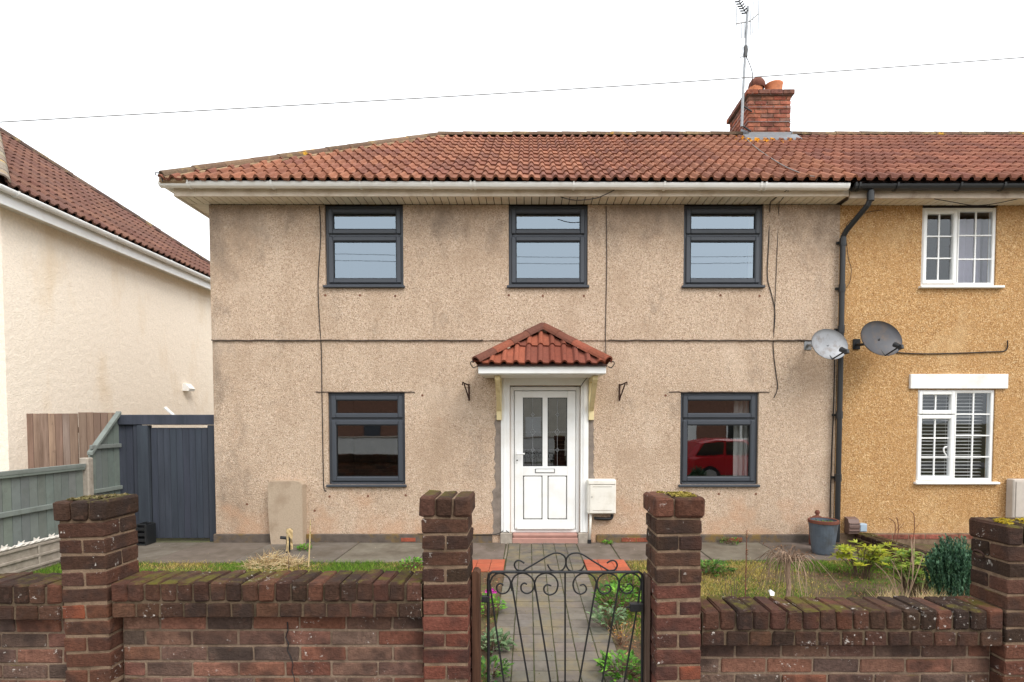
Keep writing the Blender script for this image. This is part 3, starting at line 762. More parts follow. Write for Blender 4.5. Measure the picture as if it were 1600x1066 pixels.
tiles(canopy, e0 + Vector((0, 0, -.005)), Vector((1, 0, 0)), cu, cn, 2 * hw, cl, 'canopy_tile', KP, None, rows=2, ysc=1.16, clip=[((.03, 0), (n1.x, n1.y)), ((2 * hw - .03, 0), (n2.x, n2.y))])
for sx, ee in ((-1, e0), (1, e1)):
    half_tiles(canopy, ee + Vector((0, .02, .025)), apex + Vector((sx * .01, 0, .035)), .092, 4, 'canopy_tile', [S(110, 68, 55), S(98, 62, 52), S(134, 76, 58)], 'hip_tile', over=.02)
    # side slopes
    o2 = Vector((ee.x, FY, KZ)); su = (Vector((AX, FY, AZ)) - o2); sl_ = su.length; su.normalize(); ax_ = Vector((0, 1, 0)) if sx > 0 else Vector((0, -1, 0))
    wd_ = FY - ee.y
    if sx > 0: tiles(canopy, ee + Vector((0, 0, -.005)), ax_, su, ax_.cross(su), wd_, sl_, 'canopy_tile', KP, None, rows=2, ysc=1.16, clip=[((.02, 0), Vector((sl_, -(apex.y - ee.y))).normalized()[:]), ((wd_, 0), (-1, 0))])
    else: tiles(canopy, o2 + Vector((0, 0, -.005)), ax_, su, ax_.cross(su), wd_, sl_, 'canopy_tile', KP, None, rows=2, ysc=1.16, clip=[((wd_ - .02, 0), Vector((-sl_, -(apex.y - ee.y))).normalized()[:]), ((.0, 0), (1, 0))])
    p = ee + Vector((sx * .0, 0, -.03)); P = [p, p + Vector((sx * .03, -.05, -.02)), p + Vector((sx * .06, -.08, .02)), p + Vector((sx * .055, -.085, .05)), p + Vector((sx * .03, -.08, .05))]
    MB().tube(smoothpath(P, 4), .006, 6).build('hip_iron', 'black_iron', canopy)
    bx = -.40 if sx < 0 else .85
    g = MB(); g.bev(bx - .035, bx + .035, FY - .06, FY + .0, 1.68, KZ - .126, .006)
    g.bev(bx - .033, bx + .033, KY + .12, FY - .06, KZ - .185, KZ - .127, .006)
    g.prism([(FY - .06, 1.80), (FY - .06, 1.90), (KY + .22, KZ - .184), (KY + .12, KZ - .184)], 0, bx - .028, bx + .028)
    g.build('canopy_bracket', 'cream_paint', canopy)
# render boss low on the wall at the left
bb = MB(); x0, z1 = W(419, 752, 7.22); x1 = W(472, 752, 7.22)[0]
bb.prism([(x0 + .03, -.03), (x1 + .0, -.03), (x1, z1 - .05), (x1 - .04, z1 - .008), (x1 - .1, z1), (x0 + .03, z1 - .004), (x0 - .005, z1 - .03), (x0 - .01, z1 - .3), (x0 + .01, .16)], 1, 7.215, FY + .02)
bb.build('rendered_boss', 'boss_render', house)

# ------------------------------------------------------------------ ochre neighbour on the right
oh = thing('ochre_house', (6.5, FY, 0), 'ochre pebbledashed adjoining house with white lattice windows, on the right', 'house')
OX0, OX1 = XR + .012, 10.5
ow = MB()
wu = (W(1440, 400, FY)[0], W(1557, 400, FY)[0], W(0, 447, FY)[1], 4.55)
wl = (W(1433, 680, FY)[0], W(1554, 680, FY)[0], W(0, 756, FY)[1], W(0, 609, FY)[1])
wall_holes(ow, OX0, OX1, -.05, ZT, FY + .004, [(wu[0], wu[1], wu[2], 4.7), wl], .14)
ow.add([(OX1, FY, -.05), (OX1, FY + 6.1, -.05), (OX1, FY + 6.1, 4.6), (OX1, 9.97, 6.85), (OX1, 6.95, 4.6)], [(0, 1, 2, 3, 4)])
ow.build('wall', 'pebbledash_ochre', oh, fix=False)
pr = MB().bev(OX0, OX1, FY - .015, FY + .05, -.05, .128, .01).build('plinth', 'mortar_dark', oh)
for i in range(14):
    x_ = OX0 + .35 + i * .225; brick(pr, x_, x_ + .215, FY - .022, FY + .02, .045, .11, 'brick_chimney', jc(S(150, 92, 76), .15))
def pvc(parent, x0, x1, z0, z1, Y, lights, barr, sillx):
    y0 = Y + .02
    m = MB(); m.ring(x0, x1, z0, z1, y0, y0 + .07, .045, .006); wo = m.build('window', 'upvc_white', parent)
    MB().bev(x0 - .03, x1 + sillx, Y - .05, y0 + .03, z0 - .035, z0 - .002, .006).build('sill', 'upvc_white', wo)
    for (a, b, c, e, sash, nx, nz) in lights:
        if sash: MB().ring(a, b, c, e, y0 - .018, y0 + .05, .055, .01).build('sash', 'upvc_white', wo); a += .055; b -= .055; c += .055; e -= .055
        else: MB().ring(a, b, c, e, y0 + .004, y0 + .05, .02, .004).build('sash', 'upvc_white', wo); a += .02; b -= .02; c += .02; e -= .02
        MB().add([(a, y0 + .02, c), (b, y0 + .02, c), (b, y0 + .02, e), (a, y0 + .02, e)], [(0, 1, 2, 3)]).build('pane', 'glass_clear', wo, fix=False)
        for i in range(1, nx): x_ = a + (b - a) * i / nx; MB().box(x_ - .009, x_ + .009, y0 + .010, y0 + .026, c, e).build('glazing_bar', 'upvc_white', wo)
        for i in range(1, nz): z_ = c + (e - c) * i / nz; MB().box(a, b, y0 + .0085, y0 + .0245, z_ - .009, z_ + .009).build('glazing_bar', 'upvc_white', wo)
    return wo
xs_ = W(1497, 400, FY)[0]
pvc(oh, wu[0], wu[1], wu[2], wu[3], FY, [(wu[0] + .02, xs_ - .01, wu[2] + .03, wu[3] - .03, True, 2, 3), (xs_ + .01, wu[1] - .02, wu[2] + .03, wu[3] - .03, False, 2, 3)], 0, .09)
xs2 = W(1492, 680, FY)[0]; zs2 = W(0, 648, FY)[1]
pvc(oh, wl[0], wl[1], wl[2] + .03, wl[3], FY, [(wl[0] + .015, xs2, zs2 + .005, wl[3] - .015, True, 2, 1), (wl[0] + .015, xs2, wl[2] + .05, zs2 - .005, True, 2, 3), (xs2 + .015, wl[1] - .02, wl[2] + .055, wl[3] - .02, False, 2, 4)], 0, .06)
room(oh, wu[0] - .4, wu[1] + .6, 3, 4.56, FY + .15, FY + 2.2); room(oh, wl[0] - .4, wl[1] + .6, .1, 2.4, FY + .15, FY + 2.4)
la, lb = W(1423, 597, FY - .03), W(1576, 597, FY - .03)
MB().bev(la[0], lb[0], FY - .03, FY + .03, wl[3] + .012, wl[3] + .21, .006).build('lintel', 'white_paint', oh)
so_ = MB().box(XR + .01, OX1, 7.06, 7.5, 4.590, 4.605).build('soffit', 'plinth_dark', oh)
x = XR + .02
while x < OX1 - .1:
    link('soffit_board', sbm, so_, Matrix.Translation((x, 0, -.012 + R.uniform(-.001, .001)))); x += .1
MB().bev(XR - .055, OX1, 7.025, 7.057, 4.535, 4.675, .005).build('fascia', 'fascia_timber', oh)
gutter(oh, (XR - .075, 6.95, gz - .03), (OX1, 6.95, gz - .02), .056, 'black_plastic', [.02, .07, .55, 1.35, 1.9, 2.6, 3.6])
dp = MB(); Xd = W(1318, 400, 7.25)[0]
dp.tube([(Xd + .155, 6.95, 4.60), (Xd + .155, 6.95, 4.50), (Xd + .14, 6.98, 4.43), (Xd + .02, 7.22, 4.20), (Xd, 7.265, 4.13), (Xd, 7.27, 4.0), (Xd, 7.27, .02)], .035, 12)
dp = dp.build('downpipe', 'black_plastic', oh, smooth=False)
for z_ in (4.06, 3.45, 2.9, 1.75, .9): MB().lathe([(.035, -.05), (.042, -.05), (.042, .05), (.035, .05)], (Xd, 7.27, z_), 12).build('pipe_collar', 'black_plastic', dp); MB().box(Xd - .06, Xd + .06, 7.30, FY, z_ - .015, z_ + .015).build('pipe_clip', 'black_plastic', dp)
for z_ in (4.46,): MB().lathe([(.035, -.05), (.043, -.05), (.043, .06), (.035, .06)], (Xd + .155, 6.95, z_ + .06), 12).build('pipe_collar', 'black_plastic', dp)
dk = MB(); dk.add([(XR, EY, EZ - lowr), (OX1, EY, EZ - lowr), (OX1, RY, RZ - lowr), (XR, RY, RZ - lowr)], [(0, 1, 2, 3)])
dk.add([(XR, RY + SR, EZ - lowr), (XR, RY, RZ - lowr), (OX1, RY, RZ - lowr), (OX1, RY + SR, EZ - lowr)], [(0, 1, 2, 3)])
oroof = dk.build('roof', 'roof_deck', oh)
tiles(oroof, Vector((XR - .03, EY - .045, EZ - .03)), Vector((1, 0, 0)), upv, nv, OX1 - XR - .3, SLEN, 'roof_tile_red', [S(132, 84, 67), S(137, 88, 70), S(125, 79, 64), S(120, 77, 64), S(142, 92, 73)], None, rows=12)
half_tiles(oroof, (XR + .005, RY, RZ - .005), (OX1, RY, RZ - .005), .11, 14, 'ridge_tile_grey', RP, 'ridge_tile')

# ------------------------------------------------------------------ cream neighbour on the left
nh = thing('cream_house', (-7.2, 10, 0), 'cream roughcast house with brown tiled roof beyond the side gate', 'house')
NX, NY0, NY1 = -7.13, 7.36, 13.75
m = MB(); m.add([(NX, NY0, 0), (NX, NY1, 0), (NX, NY1, 4.56), (NX, NY0, 4.56), (-13.6, NY0, 0), (-13.6, NY0, 4.56), (-13.6, NY1, 0), (-13.6, NY1, 4.56)], [(0, 1, 2, 3), (4, 0, 3, 5), (1, 6, 7, 2)])
m.build('wall', 'roughcast_cream', nh)
EX, EY2, NZ, HS = -6.80, 7.03, 4.735, 3.47
PT = rad(36); AP = Vector((EX - HS, EY2 + HS, NZ + HS * math.tan(PT)))
dk = MB(); q = Vector((0, 0, -.03))
c4 = [Vector((EX, EY2, NZ)), Vector((EX, EY2 + 2 * HS, NZ)), Vector((EX - 2 * HS, EY2 + 2 * HS, NZ)), Vector((EX - 2 * HS, EY2, NZ))]
dk.add([p + q for p in c4] + [AP + q], [(0, 1, 4), (1, 2, 4), (2, 3, 4), (3, 0, 4)])
nroof = dk.build('roof', 'roof_deck', nh)
su = Vector((-math.cos(PT), 0, math.sin(PT))); ax_ = Vector((0, 1, 0)); sl_ = HS / math.cos(PT)
m1 = Vector((sl_, -HS)).normalized(); m2 = Vector((-sl_, -HS)).normalized()
NP = [S(112, 79, 67), S(118, 84, 70), S(104, 73, 63), S(108, 78, 68)]
tiles(nroof, Vector((EX + .02, EY2, NZ - .01)), ax_, su, ax_.cross(su), 2 * HS, sl_, 'roof_tile_brown', NP, None, rows=13, clip=[((.03, 0), (m1.x, m1.y)), ((2 * HS - .03, 0), (m2.x, m2.y))])
half_tiles(nroof, c4[0] + Vector((0, 0, .03)), AP + Vector((0, 0, .03)), .1, 13, 'ridge_tile_grey', [S(128, 116, 106), S(138, 126, 112)], 'hip_tile')
half_tiles(nroof, c4[1] + Vector((0, 0, .03)), AP + Vector((0, 0, .03)), .1, 13, 'ridge_tile_grey', [S(96, 78, 70), S(86, 70, 64)], 'hip_tile')
MB().bev(-6.915, -6.885, EY2 + .03, 13.9, 4.505, 4.70, .006).build('fascia', 'upvc_white', nh)
MB().bev(NX - .02, -6.916, EY2 + .03, 13.9, 4.565, 4.58, .004).build('soffit', 'upvc_gutter', nh)
MB().bev(-13.8, -6.916, EY2 + .03, EY2 + .06, 4.55, 4.70, .006).build('fascia', 'upvc_white', nh)
MB().bev(-13.8, -6.92, EY2 + .06, NY0 + .02, 4.567, 4.582, .004).build('soffit', 'upvc_gutter', nh)
gutter(nh, (EX - .025, EY2 - .03, 4.70), (EX - .025, 13.95, 4.69), .052, 'upvc_white', [.25, 1.95, 3.3, 4.9], inward=Vector((-1, 0, 0)))
gutter(nh, (-13.8, EY2 - .03, 4.685), (EX - .06, EY2 - .03, 4.685), .055, 'upvc_white', [6], inward=Vector((0, 1, 0)))
m = MB(); p = Vector((NX, W(291, 606, 10)[0] and 10.9, 0))
yv = 840 * NX / (291 - CX)          # small white flue on the side wall
zv = W(291, 606, yv)[1]
m.prism([(NX, zv - .07), (NX + .13, zv - .07), (NX + .15, zv - .02), (NX + .06, zv + .08), (NX, zv + .08)], 1, yv - .09, yv + .09)
m.build('flue_hood', 'upvc_white', nh)

# ------------------------------------------------------------------ garden wall and pillars
PY = 2.5
DK = [S(66, 47, 38), S(74, 51, 41), S(58, 43, 35), S(79, 55, 44)]
RD = [S(86, 56, 44), S(92, 60, 47), S(80, 54, 43), S(97, 62, 48), S(76, 53, 44)]
PU = [S(108, 81, 70), S(102, 80, 71), S(116, 82, 69), S(97, 77, 68), S(120, 83, 68), S(113, 74, 60), S(88, 71, 64), S(112, 84, 72)]
def pillar(label, x0, ztop, cap, tilt=0.0, dirt=.5, cap_mat='brick_coping', lower=RD, orange=None, side_over=.012):
    xc = x0 + .1075
    t = thing('brick_pillar', (xc, PY + .1075, ST), label, 'pillar', 'brick pillars of the front garden wall')
    M = Matrix.Translation((xc, 0, .75)) @ Matrix.Rotation(tilt, 4, 'Y') @ Matrix.Translation((-xc, 0, -.75))
    core = MB().box(x0 + .0055, x0 + .2095, PY + .0055, PY + .2095, ST - .02, ztop - .01)
    link('mortar', core.mesh('mortar', 'mortar_dark'), t, M)
    x = x0 - side_over; tot = sum(cap); sc = (.215 + 2 * side_over - .008 * (len(cap) - 1)) / tot
    for wv in cap:
        brick(t, x, x + wv * sc, PY - .012, PY + .225, ztop - .093 + R.uniform(-.002, .002), ztop + R.uniform(-.002, .003), cap_mat, jc(R.choice(DK + RD[:2]), .15), .003, .01, M=M); x += wv * sc + .008
    z = ztop - .093 - .0775; k = 0
    while z > ST - .05:
        f = min(1, max(0, (ztop - .35 - z) / .35)); pal = DK if R.random() > f else lower
        jx = R.uniform(-.003, .003); jy = R.uniform(-.003, .003)
        if k % 2 == 0:
            for j in range(2): brick(t, x0 + jx, x0 + .215 + jx, PY + j * .111 + jy, PY + j * .111 + .104 + jy, z, z + .066, 'brick_pillar', jc(R.choice(pal), .18), .0028, .0055, M=M)
        else:
            for j in range(2): brick(t, x0 + j * .111 + jx, x0 + j * .111 + .104 + jx, PY + jy, PY + .215 + jy, z, z + .066, 'brick_pillar', orange[2] if (orange and k == orange[0] and j == orange[1]) else jc(R.choice(pal), .18), .0028, .0055, M=M)
        z -= .0775; k += 1
    return t
pillar('weathered brick pillar in front of the side gate, leaning slightly', -2.195, 1.302, (1, 1, 1), rad(-1.3), orange=(5, 0, S(132, 74, 52)))
pillar('brick gate pillar on the left of the iron gate, three bricks on top', -.499, 1.321, (1, 1.05, 1.1), 0, lower=[S(98, 60, 49), S(106, 64, 51), S(90, 57, 48)])
pillar('brick gate pillar on the right of the iron gate, moss on top', .600, 1.318, (.9, 1.3), rad(-.4), orange=(9, 1, S(126, 72, 54)), lower=[S(90, 57, 48), S(98, 60, 50), S(84, 54, 47)])
rp = pillar('lower brick pillar at the right edge, with rusty ring and yellow moss', 2.249, 1.188, (1, 1, 1), 0, lower=RD)
mth = MB(); P = [Vector((2.249 - .012, PY + .14, 1.02)) + Vector((-math.sin(q) * .006 - .01, math.cos(q) * .03, math.sin(q) * .016)) for q in [2 * math.pi * k / 14 for k in range(14)]]
mth.tube(P, .005, 6, closed=True).build('rusty_ring', 'rusty_iron', rp)
def gwall(label, x0, x1, ctop, zbot=ST, orange=False):
    t = thing('brick_wall', ((x0 + x1) / 2, PY + .12, ST), label, 'wall', 'front garden wall')
    m = MB(); m.box(x0, x1, PY + .076, PY + .16, ST - .02, ctop - .178)
    m.build('mortar', 'mortar_buff', t)
    MB().box(x0, x1, PY + .013, PY + .205, ctop - .168, ctop - .014).build('mortar', 'mortar_moss', t)
    n = max(1, round((x1 - x0) / .0775)); p = (x1 - x0) / n
    for i in range(n):
        x = x0 + i * p
        brick(t, x + .0035, x + p - .0035, PY + R.uniform(-.004, .004), PY + .215, ctop - .092, ctop + R.uniform(-.004, .004), 'brick_coping', jc(R.choice(DK + RD[:3] + DK), .16), .0032, .008, R.uniform(-.01, .01))
    n = max(1, round((x1 - x0) / .1125)); p = (x1 - x0) / n
    for i in range(n):
        x = x0 + i * p
        brick(t, x + .005, x + p - .005, PY + .004 + R.uniform(-.003, .003), PY + .212, ctop - .17, ctop - .103, 'brick_wall', jc(R.choice(DK + [S(80, 56, 44)]), .16), .0026, .006)
    z = ctop - .176 - .008 - .066; k = 0
    while z > ST - .05:
        x = x0 - (.1125 if k % 2 else .04); 
        while x < x1 - .02:
            a, b = max(x, x0 + .004), min(x + .2155, x1 - .004)
            if b - a > .03: brick(t, a, b, PY + .07 + R.uniform(-.0012, .0012), PY + .172, z, z + .065, 'brick_wall', jc(R.choice(PU), .2), .0022, .0045)
            x += .2255
        z -= .0765; k += 1
    return t
lw_ = gwall('brick garden wall with mossy coping left of the gate, between two pillars', -1.968, -.504, .918)
cp = [WV(449 + q, y_, PY + .066) for q, y_ in ((0, 972), (1, 985), (-3, 996), (2, 1006), (0, 1016), (5, 1026), (9, 1038), (7, 1048), (11, 1060), (10, 1090))]
MB().tube(cp, [.003, .003, .0025, .003, .002, .0025, .002, .0025, .002, .001], 4).build('crack', 'anthracite_seal', lw_)
gwall('short end of brick garden wall at the left edge', -5.6, -2.202, .905)
gwall('lower brick garden wall with mossy coping right of the gate', .822, 2.243, .782)
gwall('stretch of brick garden wall past the right edge pillar', 2.47, 3.4, .70)
# moss cushions on the pillar tops
def moss(label, x0, x1, y0, y1, z, cols, n=420, h=.016):
    m = MB(); cc = [(R.uniform(x0, x1), R.uniform(y0, y1), R.uniform(.015, .045)) for _ in range(6)]
    for _ in range(n):
        c = R.choice(cc); a = R.uniform(0, 6.28); r = c[2] * math.sqrt(R.random())
        x = min(max(c[0] + math.cos(a) * r * 1.4, x0), x1); y = min(max(c[1] + math.sin(a) * r, y0), y1); s = R.uniform(.003, .007)
        t = R.uniform(.002, h) * (1 - r / c[2] * .7); v = Vector((x, y, z + t))
        q = R.uniform(0, 6.28); d1 = Vector((math.cos(q), math.sin(q), R.uniform(-.5, .5))) * s; d2 = Vector((-math.sin(q), math.cos(q), R.uniform(-.5, .5))) * s
        m.add([v - d1, v + d2, v + d1, v - d2 - Vector((0, 0, t))], [(0, 1, 2, 3)], jc(R.choice(cols), .25))
    o = m.build('moss', 'grass'); o['kind'] = 'stuff'; tag(o, label, 'moss'); return o
YM = [S(150, 136, 62), S(126, 116, 48), S(170, 150, 84)]
moss('pale moss on the pillar right of the iron gate', .64, .79, PY + .03, PY + .19, 1.318, YM, 700)
moss('yellow moss on the lower pillar at the right edge', 2.26, 2.46, PY + .02, PY + .2, 1.188, [S(176, 150, 40), S(150, 132, 44)], 700)
moss('dull moss on the leaning pillar by the side gate', -2.18, -2.0, PY + .03, PY + .2, 1.303, [S(120, 110, 74), S(140, 126, 92), S(98, 92, 50)], 800, .012)

# ------------------------------------------------------------------ iron gate and wooden posts
GY = 2.63
def g(zx, zy): return WV(720 + zx / 3.27, 740 + zy / 3.27, GY)
gate = thing('garden_gate', (.19, GY, 0), 'low black wrought iron scroll gate standing across the tiled path', 'gate')
tl, trr = g(140, 503), g(930, 503); zb = -.02
fr = [Vector((tl.x, GY, zb)), Vector((tl.x, GY, tl.z - .04)), Vector((tl.x + .004, GY, tl.z - .012)), Vector((tl.x + .02, GY, tl.z)), Vector((trr.x - .02, GY, tl.z)), Vector((trr.x - .004, GY, tl.z - .012)), Vector((trr.x, GY, tl.z - .04)), Vector((trr.x, GY, zb))]
MB().tube(fr, .0075, 8).build('gate_frame', 'black_iron', gate)
MB().tube([(tl.x, GY, .02), (trr.x, GY, .02)], .0075, 8).build('bottom_rail', 'black_iron', gate)
for (a, b) in (((148, 560), (220, 1066)), ((260, 560), (345, 1066)), ((378, 565), (458, 1066)), ((533, 508), (533, 1066)), ((692, 562), (605, 1066)), ((808, 562), (722, 1066)), ((922, 560), (835, 1066))):
    A, B = g(*a), g(*b); t = (A.z - .02) / (A.z - B.z); MB().tube([A, A + (B - A) * t], .0045, 6).build('bar', 'black_iron', gate)
SCR = [[(150, 600), (148, 565), (165, 525), (200, 509), (240, 528), (255, 562), (240, 602), (210, 614), (186, 598), (186, 572), (204, 562), (217, 572)],
       [(262, 600), (258, 565), (276, 525), (318, 509), (358, 528), (376, 562), (366, 598), (338, 613), (312, 600), (308, 575), (322, 560), (338, 566)],
       [(381, 600), (376, 565), (394, 525), (438, 509), (478, 526), (496, 562), (486, 604), (456, 620), (430, 608), (425, 584), (440, 568), (462, 574)],
       [(688, 600), (693, 562), (676, 525), (632, 509), (592, 526), (574, 562), (584, 602), (612, 616), (636, 604), (641, 584), (628, 568), (608, 572)],
       [(804, 600), (809, 562), (792, 525), (748, 509), (710, 526), (696, 562), (706, 600), (734, 615), (760, 604), (767, 584), (752, 570), (734, 574)],
       [(916, 600), (922, 562), (906, 525), (866, 509), (828, 526), (809, 562), (820, 598), (848, 613), (874, 600), (880, 580), (866, 564), (848, 570)],
       [(316, 497), (400, 448), (462, 412), (500, 407), (530, 424), (537, 458), (522, 490), (492, 500), (460, 492), (443, 465)],
       [(756, 497), (680, 450), (618, 412), (576, 407), (546, 424), (537, 458), (552, 492), (584, 500), (616, 492), (632, 468)],
       [(316, 497), (288, 492), (274, 470), (282, 449), (302, 445), (324, 458)], [(756, 497), (786, 492), (799, 470), (790, 449), (768, 445), (746, 458)]]
for s_ in SCR: MB().tube(smoothpath([g(*p) for p in s_], 5), .0042, 6).build('scroll', 'black_iron', gate)
la_ = g(902, 678); MB().bev(la_.x - .04, la_.x + .028, GY - .022, GY + .012, la_.z - .022, la_.z + .02, .004).build('latch', 'black_iron', gate)
lb_ = g(840, 680); MB().tube([(lb_.x, GY - .01, lb_.z), (la_.x, GY - .01, la_.z)], .004, 6).build('latch_bar', 'black_iron', gate)
h_ = g(120, 640); MB().bev(h_.x - .014, h_.x + .02, GY - .014, GY + .01, h_.z - .016, h_.z + .016, .003).build('hinge', 'black_iron', gate)
def post(label, x0, x1, zt, mat, tilt=0):
    o = MB().prism([(x0, ST), (x1, ST), (x1, zt - .012), (x1 - .012, zt), (x0 + .006, zt), (x0, zt - .008)], 1, GY - .035, GY + .045).build('gate_post', mat)
    return tag(o, label, 'post', 'wooden gate posts')
pa = W(735, 890, GY); pb = W(750, 893, GY); post('brown timber post fixed to the left gate pillar', -.276, pb[0], pa[1], 'post_brown')
pa = W(1006, 897, GY); pb = W(1020, 897, GY); post('greyed timber post beside the right gate pillar', pa[0] + .006, .594, pa[1], 'post_grey')

# ------------------------------------------------------------------ fences and side gate
FX = -5.67
def fence(label, y0, y1, top, n, rails, name='fence_panel', zb=.28):
    t = thing(name, (FX, (y0 + y1) / 2, 0), label, 'fence', 'grey painted boundary fence')
    p = (y1 - y0) / n
    for i in range(n):
        ya = y0 + i * p; yb = ya + p - .006; za, zc = top(ya), top(yb)
        MB().prism([(ya, zb), (yb, zb), (yb, zc - .02), (ya, za - .02)], 0, FX - .02 + R.uniform(-.004, .004), FX + R.uniform(-.002, .002)).build('board', 'fence_grey', t, col=jc(S(112, 119, 114), .1))
    for zr, hh in rails: MB().bev(FX - .002, FX + .035, y0, y1, zr - hh / 2, zr + hh / 2, .006).build('rail', 'fence_grey', t, col=jc(S(120, 127, 121), .06))
    m = MB(); m.prism([(y0, top(y0) - .03), (y1, top(y1) - .03), (y1, top(y1) + .012), (y0, top(y0) + .012)], 0, FX - .03, FX + .04); m.build('capping', 'fence_grey', t, col=S(120, 126, 121))
    return t
zm = W(0, 805, 5.75)[1]
fence('low grey boarded fence at the left edge behind the leaning pillar', 4.4, 6.82, lambda y: 1.115, 23, [(1.075, .05), (zm, .06)])
fence('sloping grey fence panel rising to the navy side gate', 6.93, 7.44, lambda y: 1.26 + (y - 6.93) / .51 * .53, 5, [(1.33, .055), (.75, .055)])
o = MB().bev(FX - .06, FX + .06, 6.83, 6.92, -.1, 1.20, .012).build('concrete_post', 'concrete'); tag(o, 'pale concrete fence post at the end of the grey fence', 'post')
t = thing('gravel_board', (FX + .03, 5.6, 0), 'ribbed concrete gravel board under the grey fence, left edge', 'gravel board')
MB().bev(FX + .0, FX + .05, 4.4, 6.82, -.05, .275, .006).build('panel', 'concrete', t)
for z_ in (.02, .135, .255): MB().bev(FX + .052, FX + .07, 4.4, 6.82, z_ - .016, z_ + .016, .005).build('rib', 'concrete', t)
for y_ in (4.42, 4.9, 5.5, 6.1, 6.78): MB().bev(FX + .0525, FX + .068, y_, y_ + .03, .0, .27, .005).build('rib', 'concrete', t)
t = thing('spiked_strip', (FX + .05, 5.8, .28), 'white plastic spiked strip lying along the gravel board', 'spiked strip')
P = [(FX + .06 + R.uniform(-.012, .012), 4.6 + i * .1, .292 + R.uniform(0, .02)) for i in range(22)]
MB().tube(smoothpath(P, 3), .010, 6).build('strip', 'chain_white', t)
for k in range(2):
    P2 = [(FX + .06 + .014 * math.cos(i * 1.3 + k * 3), 4.6 + i * .035, .30 + .012 * math.sin(i * 1.3 + k * 3)) for i in range(60)]
    MB().tube(P2, .007, 5).build('strip', 'chain_white', t)
for i in range(11):
    y_ = 4.75 + i * .19; q = R.uniform(-.4, .4)
    MB().prism([(y_ - .03, .30), (y_ + .03, .30), (y_ + .035 + q * .04, .345), (y_ + .01, .325), (y_ - .03 + q * .03, .35)], 0, FX + .055, FX + .063).build('spike', 'chain_white', t)

sg = thing('side_gate', (-5.0, 7.47, 0), 'tall navy boarded side gate between the house and the grey fence', 'gate')
QY = 7.47
NV = S(66, 70, 79)
gl = lambda px: W(px, 750, QY)[0]
zt_ = 1.755
for i in range(3):
    a = gl(187) + i * (gl(220) - gl(187)) / 3; b = a + (gl(220) - gl(187)) / 3 - .0015
    MB().bev(a, b, QY, QY + .02, .02, zt_ - .02, .005).build('board', 'gate_navy', sg, col=jc(NV, .08))
MB().bev(gl(219), gl(236), QY - .05, QY + .05, -.02, zt_ - .145, .008).build('frame_post', 'gate_navy', sg, col=jc(NV, .05))
MB().bev(gl(212), gl(222), QY - .03, QY + .03, .02, zt_ - .0, .006).build('frame_post', 'gate_navy', sg, col=jc(NV, .05))
MB().bev(gl(328), -4.325, QY - .04, QY + .05, -.02, zt_ - .145, .008).build('frame_post', 'gate_navy', sg, col=jc(NV, .05))
MB().bev(gl(183), -4.322, QY - .055, QY + .055, zt_ - .14, zt_, .008).build('top_beam', 'gate_navy', sg, col=jc(NV, .05))
n = 9; a0, a1 = gl(238), gl(327)
for i in range(n):
    a = a0 + i * (a1 - a0) / n; MB().bev(a, a + (a1 - a0) / n - .0015, QY - .012, QY + .008, .03, 1.575, .006).build('board', 'gate_navy', sg, col=jc(NV, .08))
for z_ in (.25, .9, 1.45): MB().bev(a0, a1, QY + .012, QY + .05, z_, z_ + .09, .004).build('brace', 'gate_navy', sg, col=NV)
bf = thing('boarded_fence', (-6.5, 7.65, 0), 'weathered brown close-boarded fence against the cream house', 'fence')
bx_ = [W(p, 690, 7.65)[0] for p in (30, 41, 53, 64, 77, 88, 99, 110, 123)]
for i in range(8):
    MB().bev(bx_[i], bx_[i + 1] - .006, 7.64 + R.uniform(-.004, .004), 7.66, .1, 1.775 - .006 * i * 0 + R.uniform(-.004, .004), .004).build('board', 'fence_brown', bf, col=jc(R.choice([S(162, 138, 122), S(148, 122, 106), S(174, 146, 126), S(154, 136, 124)]), .1))
bx2 = [W(p, 690, 7.60)[0] for p in (124, 137, 148, 159, 170, 182)]
for i in range(5):
    MB().bev(bx2[i], bx2[i + 1] - .006, 7.59, 7.61, .1, 1.79 + R.uniform(-.004, .004), .004).build('board', 'fence_brown', bf, col=jc(R.choice([S(144, 120, 106), S(134, 112, 100), S(154, 128, 112)]), .1))
MB().bev(bx_[0] - .045, bx_[0] - .008, 7.62, 7.70, .1, 1.72, .004).build('fence_post', 'fence_brown', bf, col=S(84, 70, 62))
for z_ in (.5, 1.5): MB().bev(bx_[0], bx2[-1], 7.665, 7.70, z_, z_ + .08, .004).build('rail', 'fence_brown', bf, col=S(110, 86, 74))
o = MB().tube([WV(286, 662, 8.2), WV(258, 637, 8.2)], .022, 8).build('waste_pipe', 'upvc_white'); tag(o, 'short white pipe end poking up behind the navy side gate', 'pipe')
# link the stub to the wall behind
t = thing('dark_crate', (-4.75, 7.3, 0), 'small black plastic crate at the foot of the side gate', 'crate')
xa, xb = W(217, 840, 7.2)[0], W(232, 840, 7.2)[0]
m = MB(); m.ring(xa, xb, .0, .29, 7.15, 7.17, .018, .003); m.bev(xa, xa + .015, 7.171, 7.35, 0, .29, .003); m.bev(xb - .015, xb, 7.171, 7.35, 0, .27, .003); m.bev(xa + .016, xb - .016, 7.172, 7.35, 0, .02, .003); m.bev(xa + .016, xb - .016, 7.335, 7.35, .021, .28, .003)
m.build('box', 'black_plastic', t)
for i in range(3): MB().box(xa + .019, xb - .019, 7.155, 7.165, .05 + i * .075, .09 + i * .075).build('slat', 'black_plastic', t)

